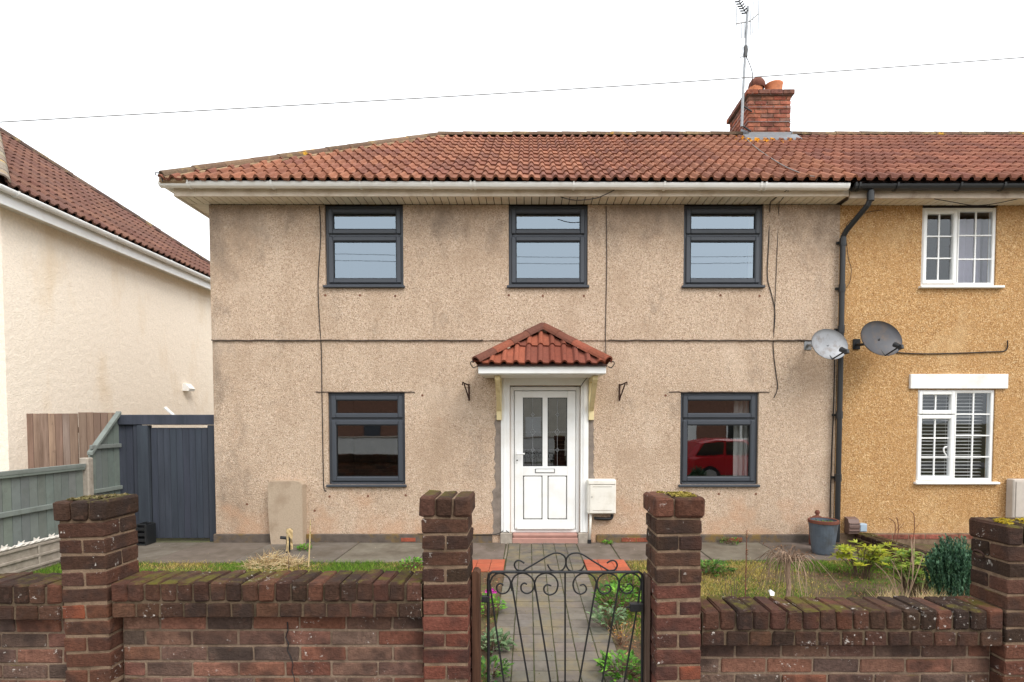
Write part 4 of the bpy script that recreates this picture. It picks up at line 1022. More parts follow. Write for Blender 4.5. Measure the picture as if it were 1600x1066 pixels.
# ------------------------------------------------------------------ things fixed to the walls
mbx = thing('meter_box', (1.0, FY, .38), 'white utility meter box on the wall right of the front door', 'meter box')
mx0, mz1 = W(918, 749, FY - .1); mx1, mz0 = W(962, 803, FY - .1)
MB().bev(mx0, mx1, FY - .13, FY, mz0, mz1, .014).build('case', 'meter_box', mbx)
MB().bev(mx0 + .03, mx1 - .018, FY - .142, FY - .132, mz0 + .015, mz1 - .075, .006).build('lid', 'meter_box', mbx)
MB().bev(mx0 + .008, mx1 - .008, FY - .148, FY - .131, mz1 - .066, mz1 - .012, .006).build('rain_hood', 'meter_box', mbx)
for z_ in (mz0 + .05, mz1 - .10): MB().bev(mx0 + .07, mx1 - .06, FY - .1445, FY - .141, z_, z_ + .006, .001).build('lid_line', 'concrete', mbx)
m = MB(); m.lathe([(0, 0), (.008, 0), (.008, .006), (0, .006)], (0, 0, 0), 8); link('lock', m.mesh('lock', 'galvanised'), mbx, Matrix.Translation((mx0 + .055, FY - .141, (mz0 + mz1) / 2)) @ Matrix.Rotation(rad(90), 4, 'X'))
m = MB(); m.tube([(mx0 + .05, FY - .07, mz0 + .01), (mx0 + .035, FY - .06, .05)], .018, 10); m.build('conduit', 'meter_box', mbx, smooth=True)
MB().lathe([(.019, -.02), (.026, -.02), (.026, .03), (.019, .03)], (mx0 + .034, FY - .06, .02), 10).build('conduit_boot', 'black_plastic', mbx)
m = MB(); m.tube(smoothpath([(mx0 + .1, FY - .04, mz0 - .07), (mx0 + .2, FY - .06, mz0 - .075), (mx0 + .33, FY - .05, mz0 - .07), (mx0 + .34, FY - .05, mz0 + .01)], 4), .022, 8); m.build('gas_elbow', 'black_iron', mbx, smooth=True)
mb2 = thing('wall_cabinet', (7, FY, .4), 'pale grey wall cabinet at the right edge beneath the lattice window', 'cabinet')
x0_, z1_ = W(1582, 749, FY - .1); z0_ = W(1582, 811, FY - .1)[1]
MB().bev(x0_, x0_ + .42, FY - .12, FY, z0_, z1_, .012).build('case', 'box_grey', mb2); MB().bev(x0_ + .03, x0_ + .39, FY - .131, FY - .122, z0_ + .03, z1_ - .03, .005).build('lid', 'box_grey', mb2)

def basket_bracket(label, px):
    p = WV(px, 600, FY); t = thing('basket_bracket', (p.x, FY, p.z), label, 'bracket', 'rusty hanging basket brackets')
    sd = 1 if px > 800 else -1
    MB().bev(p.x - .011, p.x + .011, FY - .014, FY, p.z - .23, p.z + .0, .003).build('back_bar', 'rusty_iron', t)
    MB().tube([(p.x, FY - .01, p.z - .02), (p.x + sd * .05, FY - .13, p.z - .0), (p.x + sd * .06, FY - .2, p.z + .01)], .010, 6).build('arm', 'rusty_iron', t)
    MB().tube([(p.x, FY - .01, p.z - .21), (p.x + sd * .05, FY - .15, p.z - .01)], .009, 6).build('stay', 'rusty_iron', t)
    MB().tube(smoothpath([(p.x + sd * .06, FY - .2, p.z + .01), (p.x + sd * .062, FY - .22, p.z + .0), (p.x + sd * .062, FY - .21, p.z - .03)], 4), .008, 6).build('hook', 'rusty_iron', t)
basket_bracket('rusty hanging basket bracket on the wall left of the door canopy', 733)
basket_bracket('rusty hanging basket bracket on the wall right of the door canopy', 968)

def cable(label, pts, r=.006, mat='cable_black', name='cable', n=4, group=None):
    o = MB().tube(smoothpath(pts, n), r, 5).build(name, mat, smooth=True); return tag(o, label, 'cable', group)
def onwall(pts, off=.008):
    out = []
    for px, py in pts:
        p = WV(px, py, FY); y = FY - off - (.016 if p.z > ZS else 0); x_, z_ = W(px, py, y); out.append((x_, y, z_))
    return out
cable('thin black cable running down the wall left of the dark windows', onwall([(499, 322), (501, 370), (497, 440), (499, 500), (502, 545), (503, 610), (504, 670), (505, 730), (506, 762), (510, 768)]))
cable('thin dark cable dropping from the eaves right of the middle window', onwall([(947, 322), (948, 400), (947, 470), (946, 530), (947, 556)]) + [tuple(WV(946, 560, FY - .02)), tuple(WV(935, 582, FY - .06)), tuple(WV(918, 590, FY - .1)), tuple(WV(906, 606, FY - .06))], .005)
cable('twisting black cable beside the right upper window, hanging to the lower window', [tuple(WV(1232, 296, 7.02)), tuple(WV(1208, 312, 7.1))] + onwall([(1203, 324), (1201, 380), (1199, 432), (1206, 462), (1211, 490), (1208, 540), (1212, 580), (1215, 606), (1209, 622)]), .006)
cable('thin brown cable close to the twisting one, ending above the storey line', [tuple(WV(1232, 298, 7.02)), tuple(WV(1220, 314, 7.15))] + onwall([(1217, 324), (1214, 400), (1212, 450), (1209, 520)]), .004)
cable('cable sagging beneath the gutter over the middle window', [tuple(WV(876, 308, 7.0)), tuple(WV(900, 313, 6.99)), tuple(WV(930, 310, 6.98)), tuple(WV(946, 304, 6.97)), tuple(WV(960, 297, 6.97))], .006)
cable('black cable crossing the ochre wall right of the dark dish', onwall([(1400, 551), (1440, 553), (1500, 552), (1545, 550), (1568, 549), (1574, 543), (1574, 532)]), .008)
cable('cable looping from the ochre eaves around the downpipe', onwall([(1380, 328), (1355, 332), (1334, 342), (1322, 355)], .01) + onwall([(1325, 400), (1330, 420), (1328, 440), (1322, 450)], .01), .004)
cable('pair of dark cables down the wall beside the downpipe', onwall([(1304, 562), (1303, 620), (1300, 700), (1298, 760), (1297, 812)]), .008)
cable('thin cable along the foot of the wall left of the door', onwall([(652, 834), (700, 836), (745, 836), (775, 835), (788, 829), (796, 833), (800, 838)], .035), .005)
cable('cable sagging below the ochre eaves by the lattice window', [tuple(WV(1460, 311, 7.0)), tuple(WV(1490, 316, 7.1)), tuple(WV(1520, 321, 7.15)), tuple(WV(1550, 319, 7.15)), tuple(WV(1590, 311, 7.05))], .005)
# aerial lead down the roof
def onroof(px, py, off=.072):
    for i in range(400):
        Y = 6.9 + i * .01; x_, z_ = W(px, py, Y)
        if z_ <= EZ + (Y - EY) * math.tan(PIT) + off: return (x_, Y, z_)
    return (x_, Y, z_)
cable('pale aerial lead trailing down the roof tiles from the chimney', [onroof(1164, 215), onroof(1178, 228), onroof(1200, 244), onroof(1230, 262), onroof(1262, 274), onroof(1277, 277), onroof(1275, 283)], .007, 'cable_grey')
cable('overhead telephone wire crossing the sky from left to right', [tuple(WV(-160, 200, 6.0)), tuple(WV(400, 168, 6.2)), tuple(WV(800, 145, 6.4)), tuple(WV(1200, 119, 6.6)), tuple(WV(1760, 78, 6.9))], .0055, 'cable_grey', 'overhead_wire', 8)

def dish(label, px, py, Y, wpx, mat, yaw, tiltx, armx, bx, by):
    c = WV(px, py, Y); r = wpx / 2 * Y / FPX
    t = thing('satellite_dish', (c.x, c.y, c.z), label, 'satellite dish', 'satellite dishes on the party wall')
    M = Matrix.Translation(c) @ Matrix.Rotation(yaw, 4, 'Z') @ Matrix.Rotation(tiltx, 4, 'X')
    m = MB(); n = 32; vs = []; fs = []
    rings = [0, .25, .5, .75, .95, 1.0]; dep = .16 * r
    for q in rings:
        for k in range(n):
            a = 2 * math.pi * k / n; vs.append((math.cos(a) * q * r, dep * (1 - q * q) - (.01 if q == 1 else 0), math.sin(a) * q * r * .74))
    for i in range(len(rings) - 1):
        for k in range(n): l = (k + 1) % n; fs.append((i * n + k, i * n + l, (i + 1) * n + l, (i + 1) * n + k))
    o = len(vs)
    for q in reversed(rings):
        for k in range(n):
            a = 2 * math.pi * k / n; vs.append((math.cos(a) * q * r, dep * (1 - q * q) + .008 - (.012 if q == 1 else 0), math.sin(a) * q * r * .74))
    for i in range(len(rings) - 1):
        for k in range(n): l = (k + 1) % n; fs.append((o + i * n + k, o + i * n + l, o + (i + 1) * n + l, o + (i + 1) * n + k))
    m.add(vs, fs); link('reflector', m.mesh('reflector', mat, True, False), t, M)
    m = MB(); m.tube([(0, dep + .02, -.08), (armx * .3, .0, -r * .72), (armx, -.19, -r * .58)], .011, 8); link('feed_arm', m.mesh('feed_arm', 'black_plastic'), t, M)
    m = MB(); m.tube([(armx, -.20, -r * .58), (armx * .9, -.14, -r * .42)], [.026, .034], 10); m.bev(armx - .02, armx + .02, -.24, -.18, -r * .58 - .04, -r * .58 + .015, .006); link('feed_horn', m.mesh('feed_horn', 'black_plastic'), t, M)
    b = WV(bx, by, FY); m = MB(); m.tube(smoothpath([c + Vector((0, dep, 0)), c + Vector((0, .1, -.03)), Vector((b.x, FY - .1, b.z - .02)), Vector((b.x, FY - .01, b.z))], 3), .018, 8); m.bev(b.x - .05, b.x + .05, FY - .012, FY, b.z - .07, b.z + .07, .004)
    m.build('wall_mount', 'galvanised' if mat == 'dish_silver' else 'black_iron', t)
    return t
dish('grey satellite dish on the beige wall beside the downpipe', 1296, 538, 6.98, 67, 'dish_silver', rad(14), rad(-12), .03, 1262, 539)
dish('dark satellite dish on the ochre wall right of the downpipe', 1377, 529, 6.98, 78, 'dish_dark', rad(14), rad(-14), .03, 1338, 538)

# television aerial on the chimney
ae = thing('tv_aerial', (3.84, 9.62, 6.8), 'tall television aerial with vertical rods strapped to the chimney', 'aerial')
AYq = 9.60
a8 = lambda zx, zy, Y=AYq: WV(1100 + zx / 4.44, zy / 4.44, Y)
MB().tube([a8(262, 880), a8(270, 660), a8(305, 45)], .024, 8).build('mast', 'galvanised', ae)
for zx, y0_, y1_, dy in ((226, 45, 268, .25), (264, 100, 264, .12), (285, 60, 262, .0), (326, 20, 242, -.1), (342, 8, 230, -.2), (380, 0, 206, -.35)):
    MB().tube([a8(zx, y0_, AYq), a8(zx - 4, y1_, AYq)], .008, 5).build('rod', 'galvanised', ae)
MB().tube([a8(220, 165), a8(320, 148)], .012, 6).build('boom', 'galvanised', ae); MB().tube([a8(312, 150), a8(384, 90)], .012, 6).build('boom', 'galvanised', ae)
MB().tube([a8(240, 4), a8(302, 110)], .009, 6).build('boom', 'black_iron', ae)
for k in range(6):
    p = a8(240 + k * 9, 12 + k * 16); MB().tube([p + Vector((-.05, .03, .02)), p, p + Vector((.045, -.02, .035))], .012, 5).build('director', 'black_iron', ae)
for k in range(4):
    p = a8(262 + k * 14, 355 - k * 4); MB().tube([p + Vector((-.015, 0, -.10)), p + Vector((0, 0, -.02)), p + Vector((.02, 0, .09))], .007, 5).build('rod', 'galvanised', ae)
MB().tube([a8(248, 402), a8(296, 380)], .009, 6).build('boom', 'galvanised', ae)
q = a8(288, 360); MB().bev(q.x - .03, q.x + .03, AYq - .03, AYq + .03, q.z - .1, q.z + .1, .01).build('mast_amplifier', 'black_plastic', ae)
m = MB(); m.tube(smoothpath([a8(296, 400), a8(318, 450), a8(336, 515), WV(1100 + 330 / 4.44, 600 / 4.44, 9.95)], 4), .008, 6); m.build('lead', 'black_plastic', ae)
for zz in (7.2, 6.95):
    m = MB(); e_ = .02; m.tube([(3.86 - .05, 9.58, zz), (3.86, 9.66, zz), (CXA - e_, CYA - e_, zz), (CXB + e_, CYA - e_, zz), (CXB + e_, CYB + e_, zz), (CXA - e_, CYB + e_, zz), (CXA - e_, CYA - e_, zz)], .004, 5); m.build('lashing_wire', 'galvanised', ae)
MB().tube([a8(262, 730), (CXA + .05, CYA - .02, 7.12)], .014, 6).build('mast_bracket', 'black_iron', ae)
MB().tube([a8(262, 870), (CXA + .04, CYA - .02, 6.78)], .014, 6).build('mast_bracket', 'black_iron', ae)

# low parting wall, boxes and vents by the ochre house
pw = thing('low_brick_wall', (4.5, 6.4, 0), 'low dark brick parting wall running out from the ochre house', 'wall')
MB().box(4.47, 4.66, 4.6, FY - .03, -.05, .13).build('mortar', 'mortar_dark', pw)
for r_ in range(2):
    y = 4.6 - r_ * .11
    while y < FY - .06:
        a, b = max(y, 4.6), min(y + .215, FY - .035)
        if b - a > .03:
            for xq in (4.462, 4.572): brick(pw, xq, xq + .1, a, b, .005 + r_ * .075, .07 + r_ * .075, 'brick_coping', jc(R.choice(DK), .2), .003, .009)
        y += .225
v = thing('wall_vent', (4.4, FY, .2), 'brown plastic vent hood low on the ochre wall beside the downpipe', 'vent')
x0_, z1_ = W(1325, 809, FY - .08); x1_, z0_ = W(1341, 834, FY - .08)
MB().prism([(FY, z0_), (FY - .10, z0_), (FY - .12, z0_ + .12), (FY - .08, z1_ - .02), (FY, z1_)], 0, x0_, x1_).build('hood', 'vent_brown', v)
for i in range(3): MB().bev(x0_ - .002, x1_ + .002, FY - .125, FY - .1, z0_ + .04 + i * .05, z0_ + .05 + i * .05, .002).build('louvre', 'vent_brown', v)
o = thing('junction_box', (4.6, 7.3, .1), 'small pale blue box at the foot of the ochre wall', 'box')
x0_, z1_ = W(1341, 818, FY - .07); x1_, z0_ = W(1353, 831, FY - .07)
MB().bev(x0_, x1_, FY - .1, FY - .016, z0_, z1_, .008).build('case', 'box_blue', o); MB().bev(x0_ + .01, x1_ - .01, FY - .108, FY - .101, z0_ + .012, z1_ - .012, .003).build('lid', 'box_blue', o)
t = thing('clay_finial', (3.78, 7.15, 0), 'squat dark red clay finial standing behind the blue-grey pot', 'finial')
p = W(1277, 820, 7.15)[0]
MB().bev(p - .075, p + .075, 7.08, 7.23, 0, .36, .012).build('block', 'terracotta_dark', t); MB().lathe([(.075, 0), (.06, .03), (.025, .045), (.02, .06), (.035, .085), (.02, .115), (0, .12)], (p, 7.155, .36), 14).build('knob', 'terracotta_dark', t, smooth=True)

# curtains and blind behind the glass
def curtain(label, x0, x1, z0, z1, y, mat='curtain', amp=.02, folds=7):
    m = MB(); n = folds * 8; vs = []
    for i in range(n + 1):
        x_ = x0 + (x1 - x0) * i / n; yy = y + amp * math.sin(i / 8 * 2 * math.pi) + .006 * math.sin(i * 1.7)
        for zz, k in ((z0, 1.15), ((z0 + z1) / 2, 1.0), (z1, .7)): vs.append((x0 + (x_ - x0) * (1.0 if zz > z0 else 1.03), y + (yy - y) * k, zz))
    m.add(vs, [(3 * i + j, 3 * i + 3 + j, 3 * i + 4 + j, 3 * i + 1 + j) for i in range(n) for j in range(2)])
    o = m.build('curtain', mat, smooth=True); return tag(o, label, 'curtain')
c0, c1 = W(1146, 680, FY + .25)[0], W(1176, 680, FY + .25)[0]
curtain('white curtain gathered at the right side of the lower right dark window', c0, c1, .6, 2.1, FY + .25, folds=4)
c0, c1 = W(1180, 400, FY + .25)[0], W(1200, 400, FY + .25)[0]
curtain('pale curtain edge at the right of the upper right dark window', c0 - .1, c1, 3.4, 4.5, FY + .25, folds=3)
c0, c1 = W(1496, 400, FY + .3)[0], W(1570, 400, FY + .3)[0]
curtain('lilac white curtain behind the right half of the upper lattice window', c0, c1, 3.3, 4.5, FY + .3, 'curtain_lilac', folds=6)
bl = thing('venetian_blind', (6, FY + .14, 2), 'white venetian blind behind the lower lattice window', 'blind')
sm = MB().bev(wl[0] + .05, wl[1] - .05, -.02, .02, -.0015, .0015, .001).mesh('slat', 'blind_slat')
z = wl[2] + .1; bs = []
while z < wl[3] - .03: link('slat', sm, bl, Matrix.Translation((0, FY + .16, z)) @ Matrix.Rotation(rad(16), 4, 'X')); z += .048
for x_ in (wl[0] + .2, (wl[0] + wl[1]) / 2, wl[1] - .2): MB().tube([(x_, FY + .185, wl[2] + .05), (x_, FY + .185, wl[3])], .0025, 4).build('ladder_cord', 'blind_slat', bl)
MB().bev(wl[0] + .05, wl[1] - .05, FY + .14, FY + .18, wl[3] - .03, wl[3] + .01, .003).build('head_rail', 'blind_slat', bl)
MB().tube(smoothpath([WV(1479, 712, FY + .04), WV(1475, 706, FY + .04), WV(1475, 700, FY + .04), WV(1480, 698, FY + .04)], 3), .01, 6).build('window_handle', 'upvc_white', oh)

# ------------------------------------------------------------------ plants
def leaf(m, p, d, w, up_, col, fold=.25):
    """one folded leaf: two quads from base p along d"""
    d = Vector(d); s = d.cross(up_); s = s.normalized() * w if s.length > 1e-6 else d.orthogonal().normalized() * w
    u = s.cross(d).normalized() * (w * fold)
    mid = p + d * .5; tip = p + d
    vs = [p, mid + s + u, tip, mid - s + u, mid]
    m.add(vs, [(0, 1, 2), (0, 2, 3)], col)
def rv(): return Vector((R.gauss(0, 1), R.gauss(0, 1), R.gauss(0, 1))).normalized()
GR = [S(86, 124, 38), S(108, 140, 48), S(128, 150, 62), S(72, 106, 38)]
DRY = [S(182, 162, 94), S(166, 148, 80), S(196, 174, 112), S(148, 136, 68)]
def lawn(label, x0, x1, y0, y1, n, dry, name='lawn_grass', skip=None):
    m = MB()
    for _ in range(n):
        x = R.uniform(x0, x1); y = R.uniform(y0, y1)
        if skip and skip(x, y): continue
        q = noise.noise((x * 1.1, y * 1.1, 3.3)) + .35 * noise.noise((x * 4, y * 4, 1.3))
        if q + dry > .9 and R.random() < .8: continue
        col = R.choice(DRY) if q + dry + R.uniform(-.25, .25) > .42 else R.choice(GR)
        h = R.uniform(.015, .045) * (1.2 if q + dry < .2 else .8); a = R.uniform(0, 6.28); wd_ = R.uniform(.002, .0045)
        b = Vector((x, y, -.015)); s = Vector((math.cos(a), math.sin(a), 0)) * wd_; tp_ = b + Vector((R.gauss(0, .5) * h, R.gauss(0, .5) * h, h))
        m.add([b - s, b + s, tp_], [(0, 1, 2)], jc(col, .2))
    o = m.build(name, 'grass'); o['kind'] = 'stuff'; return tag(o, label, 'grass')
rd = lambda x, y: (-.78 < x < .0 and 5.9 < y < 6.45) or (.6 < x < 1.17 and 5.9 < y < 6.45)
lawn('strip of green lawn behind the left garden wall', -5.5, -.8, 3.0, 6.36, 100000, .05, skip=rd)
lawn('patchy lawn behind the right garden wall', .85, 4.4, 3.0, 6.42, 80000, .28, skip=lambda x, y: rd(x, y) or (x > 2.9 + .5 * noise.noise((x * 2, y * 2, 9)) and y < 5.9 and R.random() < .85))
def litter(label, x0, x1, y0, y1, n, cols, sz=(.012, .035), name='leaf_litter', z=.0, blobs=None):
    m = MB()
    for _ in range(n):
        x, y = R.uniform(x0, x1), R.uniform(y0, y1)
        if blobs and noise.noise((x * 2.5, y * 2.5, blobs)) < 0: continue
        d_ = Vector((R.gauss(0, 1), R.gauss(0, 1), R.gauss(0, .35))).normalized() * R.uniform(*sz)
        leaf(m, Vector((x, y, z + R.uniform(0, .03))), d_, d_.length * .28, Vector((0, 0, 1)), jc(R.choice(cols), .25), R.uniform(-.8, .8))
    o = m.build(name, 'leaf'); o['kind'] = 'stuff'; return tag(o, label, 'leaf litter')
BRN = [S(124, 84, 56), S(148, 104, 70), S(96, 64, 46), S(166, 130, 92), S(110, 70, 50)]
litter('brown fallen leaves on the bed right of the tiled path', .67, 1.2, 2.9, 5.9, 1500, BRN)
litter('brown fallen leaves along the left edge of the tiled path', -.8, -.28, 2.9, 5.9, 1100, BRN)
litter('dead leaves gathered under the shrubs by the parting wall', 3.1, 4.45, 4.4, 7.2, 1800, BRN, blobs=4.4)
litter('small crumbs of leaf scattered on the paving by the door', -5, 4.2, 6.4, 7.33, 260, [S(180, 160, 130), S(120, 96, 72), S(90, 84, 50)], (.006, .018))
litter('specks of moss and debris on the tiled path', -.25, .64, 2.8, 6.3, 420, [S(112, 106, 44), S(150, 130, 96), S(92, 84, 40)], (.006, .016))

def weed(label, x, y, r, h, n, cols, lw=.02, name='weed', cat='weed', z=-.01, mat='leaf', flowers=None):
    t = thing(name, (x, y, 0), label, cat)
    m = MB(); st = MB()
    for i in range(n):
        a = R.uniform(0, 6.28); rr = r * math.sqrt(R.random()); ph = h * R.uniform(.35, 1) * (1 - .4 * rr / r)
        b = Vector((x + math.cos(a) * rr * .35, y + math.sin(a) * rr * .35, z)); e_ = Vector((x + math.cos(a) * rr, y + math.sin(a) * rr, z + ph))
        if i % 3 == 0: st.tube([b, (b + e_) / 2 + Vector((0, 0, .01)), e_], .0022, 4)
        d_ = (Vector((math.cos(a), math.sin(a), 0)) * R.uniform(.4, 1) + rv() * .5 + Vector((0, 0, .3))).normalized() * lw * R.uniform(1.2, 2.4)
        leaf(m, e_, d_, d_.length * .3, Vector((0, 0, 1)), jc(R.choice(cols), .22))
    m.build('leaves', mat, t); st.build('stem', 'twig', t)
    if flowers:
        fm = MB()
        for i in range(flowers[1]):
            c = Vector((x + R.uniform(-r, r) * .8, y + R.uniform(-r, r) * .8, z + h * R.uniform(.7, 1.1)))
            for k in range(5): a = k * 1.256; leaf(fm, c, Vector((math.cos(a), -.5, math.sin(a))) * .016, .007, Vector((0, -1, 0)), jc(flowers[0], .1))
        fm.build('flowers', 'leaf', t)
    return t
LG = [S(96, 150, 44), S(120, 168, 58), S(76, 128, 40)]; MG = [S(66, 104, 40), S(84, 122, 48), S(56, 90, 38), S(104, 136, 62)]; GG = [S(108, 130, 92), S(88, 114, 76), S(128, 146, 108)]
weed('bright green weed with pink flowers by the left gate post', W(765, 930, 4.6)[0], 4.6, .13, .2, 150, LG, .022, flowers=(S(206, 60, 170), 9))
weed('grey green spiky weed along the left path edge behind the gate', W(770, 970, 3.9)[0], 3.9, .13, .13, 160, GG, .028)
weed('small green weed low beside the left path edge', W(768, 1030, 3.5)[0], 3.5, .12, .1, 120, MG, .022)
weed('large tufted weed right of the path behind the gate scrolls', W(965, 915, 4.7)[0], 4.7, .2, .26, 260, LG + MG, .028)
weed('grey leaved weed at the right path edge below the scrolls', W(952, 935, 4.3)[0], 4.3, .14, .2, 150, GG, .028)
weed('low green weed at the right path edge near the gate foot', W(972, 1040, 3.5)[0], 3.5, .16, .14, 200, MG + LG, .026)
weed('tall grass tuft right of the red tiles', W(985, 905, 5.2)[0], 5.2, .16, .2, 200, GR, .03)
weed('green weed tuft growing behind the right gate pillar', W(1115, 885, 5.9)[0], 5.9, .2, .13, 190, MG, .03)
weed('small green weed growing at the foot of the wall under the meter box', W(948, 845, 7.25)[0], 7.25, .07, .06, 60, LG, .018)
weed('pale weed at the foot of the wall below the right lower window', W(1140, 845, 7.25)[0], 7.25, .15, .1, 110, MG, .02)
weed('green weed on the verge beside the left gate pillar', W(645, 882, 6.1)[0], 6.1, .14, .12, 130, LG, .022)
weed('bright green weed beside the broken pipe', W(475, 855, 6.9)[0], 6.9, .09, .09, 90, LG, .02)
def flowerspots():
    t = thing('orange_weed', (W(970, 965, 4.0)[0], 4.0, 0), 'dry weed with tiny orange flowers right of the path', 'weed')
    m = MB(); s = MB(); x, y = W(970, 965, 4.0)[0], 4.0
    for i in range(40):
        a = R.uniform(0, 6.28); e_ = Vector((x + math.cos(a) * R.uniform(0, .12), y + math.sin(a) * R.uniform(0, .12), R.uniform(.05, .16)))
        s.tube([(x, y, -.02), (e_ + Vector((x, y, 0))) / 2, e_], .0018, 4); leaf(m, e_, rv() * .022, .006, Vector((0, 0, 1)), jc(R.choice([S(206, 132, 40), S(170, 150, 70), S(150, 120, 70)]), .2))
    m.build('leaves', 'leaf', t); s.build('stem', 'twig_pale', t)
flowerspots()
# straw heap at the left
sx, sy = W(430, 868, 6.2)[0], 6.2
m = MB()
for i in range(900):
    a = R.uniform(0, 6.28); r = math.sqrt(R.random()); b = Vector((sx + math.cos(a) * r * .36, sy + math.sin(a) * r * .22, (1 - r) * .16 * R.random()))
    d_ = Vector((R.gauss(0, 1), R.gauss(0, 1), R.gauss(.25, .4))).normalized() * R.uniform(.05, .14); s = d_.cross(rv()).normalized() * .0025
    m.add([b - s, b + s, b + d_ + s * .5, b + d_ - s * .5], [(0, 1, 2, 3)], jc(R.choice([S(206, 184, 142), S(186, 160, 116), S(222, 202, 164), S(160, 130, 92)]), .15))
o = m.build('dead_grass_clump', 'grass'); tag(o, 'heap of pale dead grass at the foot of the rendered boss', 'dead plant')
bp = thing('broken_pipe', (W(450, 840, 6.75)[0], 6.75, 0), 'broken upright pipe with torn brown wrapping by the left wall', 'pipe')
bx_c = W(450, 850, 6.75)[0]
MB().tube([(bx_c, 6.75, -.02), (bx_c + .004, 6.75, .17), (bx_c - .01, 6.75, .2)], .028, 8).build('pipe', 'black_iron', bp); MB().tube([(bx_c + .0, 6.75, .19), (bx_c - .09, 6.74, .2)], .02, 8).build('pipe_arm', 'black_iron', bp)
m = MB(); vs = []
for i in range(9):
    for k in range(7): a = 1.2 + k * .6; rr = .04 + R.uniform(-.006, .012); vs.append((bx_c + .03 + math.cos(a) * rr, 6.74 + math.sin(a) * rr, .03 + i * .035 + R.uniform(-.012, .012)))
m.add(vs, [(i * 7 + k, i * 7 + k + 1, (i + 1) * 7 + k + 1, (i + 1) * 7 + k) for i in range(8) for k in range(6)]); m.build('torn_wrapping', 'straw', bp)
st_ = thing('cane_stick', (W(484, 880, 6.1)[0], 6.1, 0), 'thin upright yellow green stem beside the dead grass', 'stem')
MB().tube([WV(482, 886, 6.1), WV(484, 850, 6.1), WV(485, 812, 6.1)], [.009, .008, .005], 6).build('stem', 'straw', st_)
for py in (850, 835, 822): m = MB(); leaf(m, WV(484, py, 6.1), Vector((.02, -.01, .03)), .006, Vector((0, -1, 0)), S(130, 140, 60)); m.build('bud', 'leaf', st_)
for (px, py, h, lab) in ((450, 890, .19, 'thin bare twig standing behind the left coping'), (465, 890, .12, 'short bare twig standing behind the left coping, nearest the gate')):
    x_ = W(px, py, 5.6)[0]; o = thing('bare_twig', (x_, 5.6, 0), lab, 'twig'); MB().tube([(x_, 5.6, -.02), (x_ + .01, 5.6, h * .8), (x_ + .004, 5.6, h + .1)], [.005, .004, .002], 5).build('stem', 'twig', o)
    MB().tube([(x_ + .008, 5.6, h * .6), (x_ + .03, 5.6, h)], .002, 4).build('side_shoot', 'twig', o)

# pot
pt = thing('plant_pot', (3.69, 6.72, 0), 'tall blue-grey glazed plant pot standing on the paving by the downpipe', 'pot')
pxc = W(1286, 840, 6.72)[0]
MB().lathe([(0, .0), (.115, 0), (.125, .02), (.165, .36), (.172, .40), (.172, .425), (.15, .425), (.145, .37), (0, .36)], (pxc, 6.72, 0), 28).build('pot_body', 'pot_glaze', pt, smooth=False)
MB().lathe([(.172, .392), (.178, .395), (.178, .43), (.168, .436), (.15, .43)], (pxc, 6.72, 0), 28).build('pot_rim', 'terracotta_dark', pt)
m = MB()
for i in range(50): a = R.uniform(0, 6.28); r = R.uniform(0, .12); leaf(m, Vector((pxc + math.cos(a) * r, 6.72 + math.sin(a) * r, .39)), (rv() * .6 + Vector((0, 0, .8))) * .03, .008, Vector((0, -1, 0)), jc(R.choice(MG), .2))
m.build('seedlings', 'leaf', pt)

# weeping dead bush
wb = thing('weeping_shrub', (W(1232, 900, 4.7)[0], 4.7, 0), 'leafless weeping shrub with drooping pale twigs on the lawn', 'shrub')
wx, wy = W(1232, 900, 4.7)[0], 4.7; wz = W(1232, 868, 4.7)[1]
MB().tube(smoothpath([(wx - .01, wy, -.03), (wx + .005, wy, .2), (wx - .008, wy, .36), (wx, wy, wz)], 3), [.02, .02, .019, .019, .018, .018, .02, .024, .028, .03][:10], 8).build('trunk', 'twig_pale', wb)
m = MB(); m2 = MB()
for i in range(64):
    a = R.uniform(0, 6.28); L_ = R.uniform(.14, .42); hgt = R.uniform(.01, .08)
    dr = Vector((math.cos(a), math.sin(a), 0)); b = Vector((wx, wy, wz - R.uniform(0, .06)))
    P = [b, b + dr * L_ * .2 + Vector((R.gauss(0, .015), R.gauss(0, .015), hgt * .3)), b + dr * L_ * .42 + Vector((R.gauss(0, .03), R.gauss(0, .03), hgt)), b + dr * L_ * .75 + Vector((R.gauss(0, .03), 0, hgt * .1 - .08)), b + dr * L_ * R.uniform(.95, 1.1) + Vector((R.gauss(0, .03), 0, -R.uniform(.22, .42)))]
    tgt = m if i % 3 else m2
    q = smoothpath(P, 4); tgt.tube(q, [.0038 - .0026 * k / len(q) for k in range(len(q))], 4)
    if R.random() < .7: e_ = q[7]; tgt.tube([e_, e_ + dr * .06 + Vector((0, 0, -.08)), e_ + dr * .07 + Vector((R.gauss(0, .02), 0, -.2))], [.002, .0014, .001], 4)
m.build('drooping_twigs', 'twig', wb); m2.build('pale_twigs', 'twig_pale', wb)
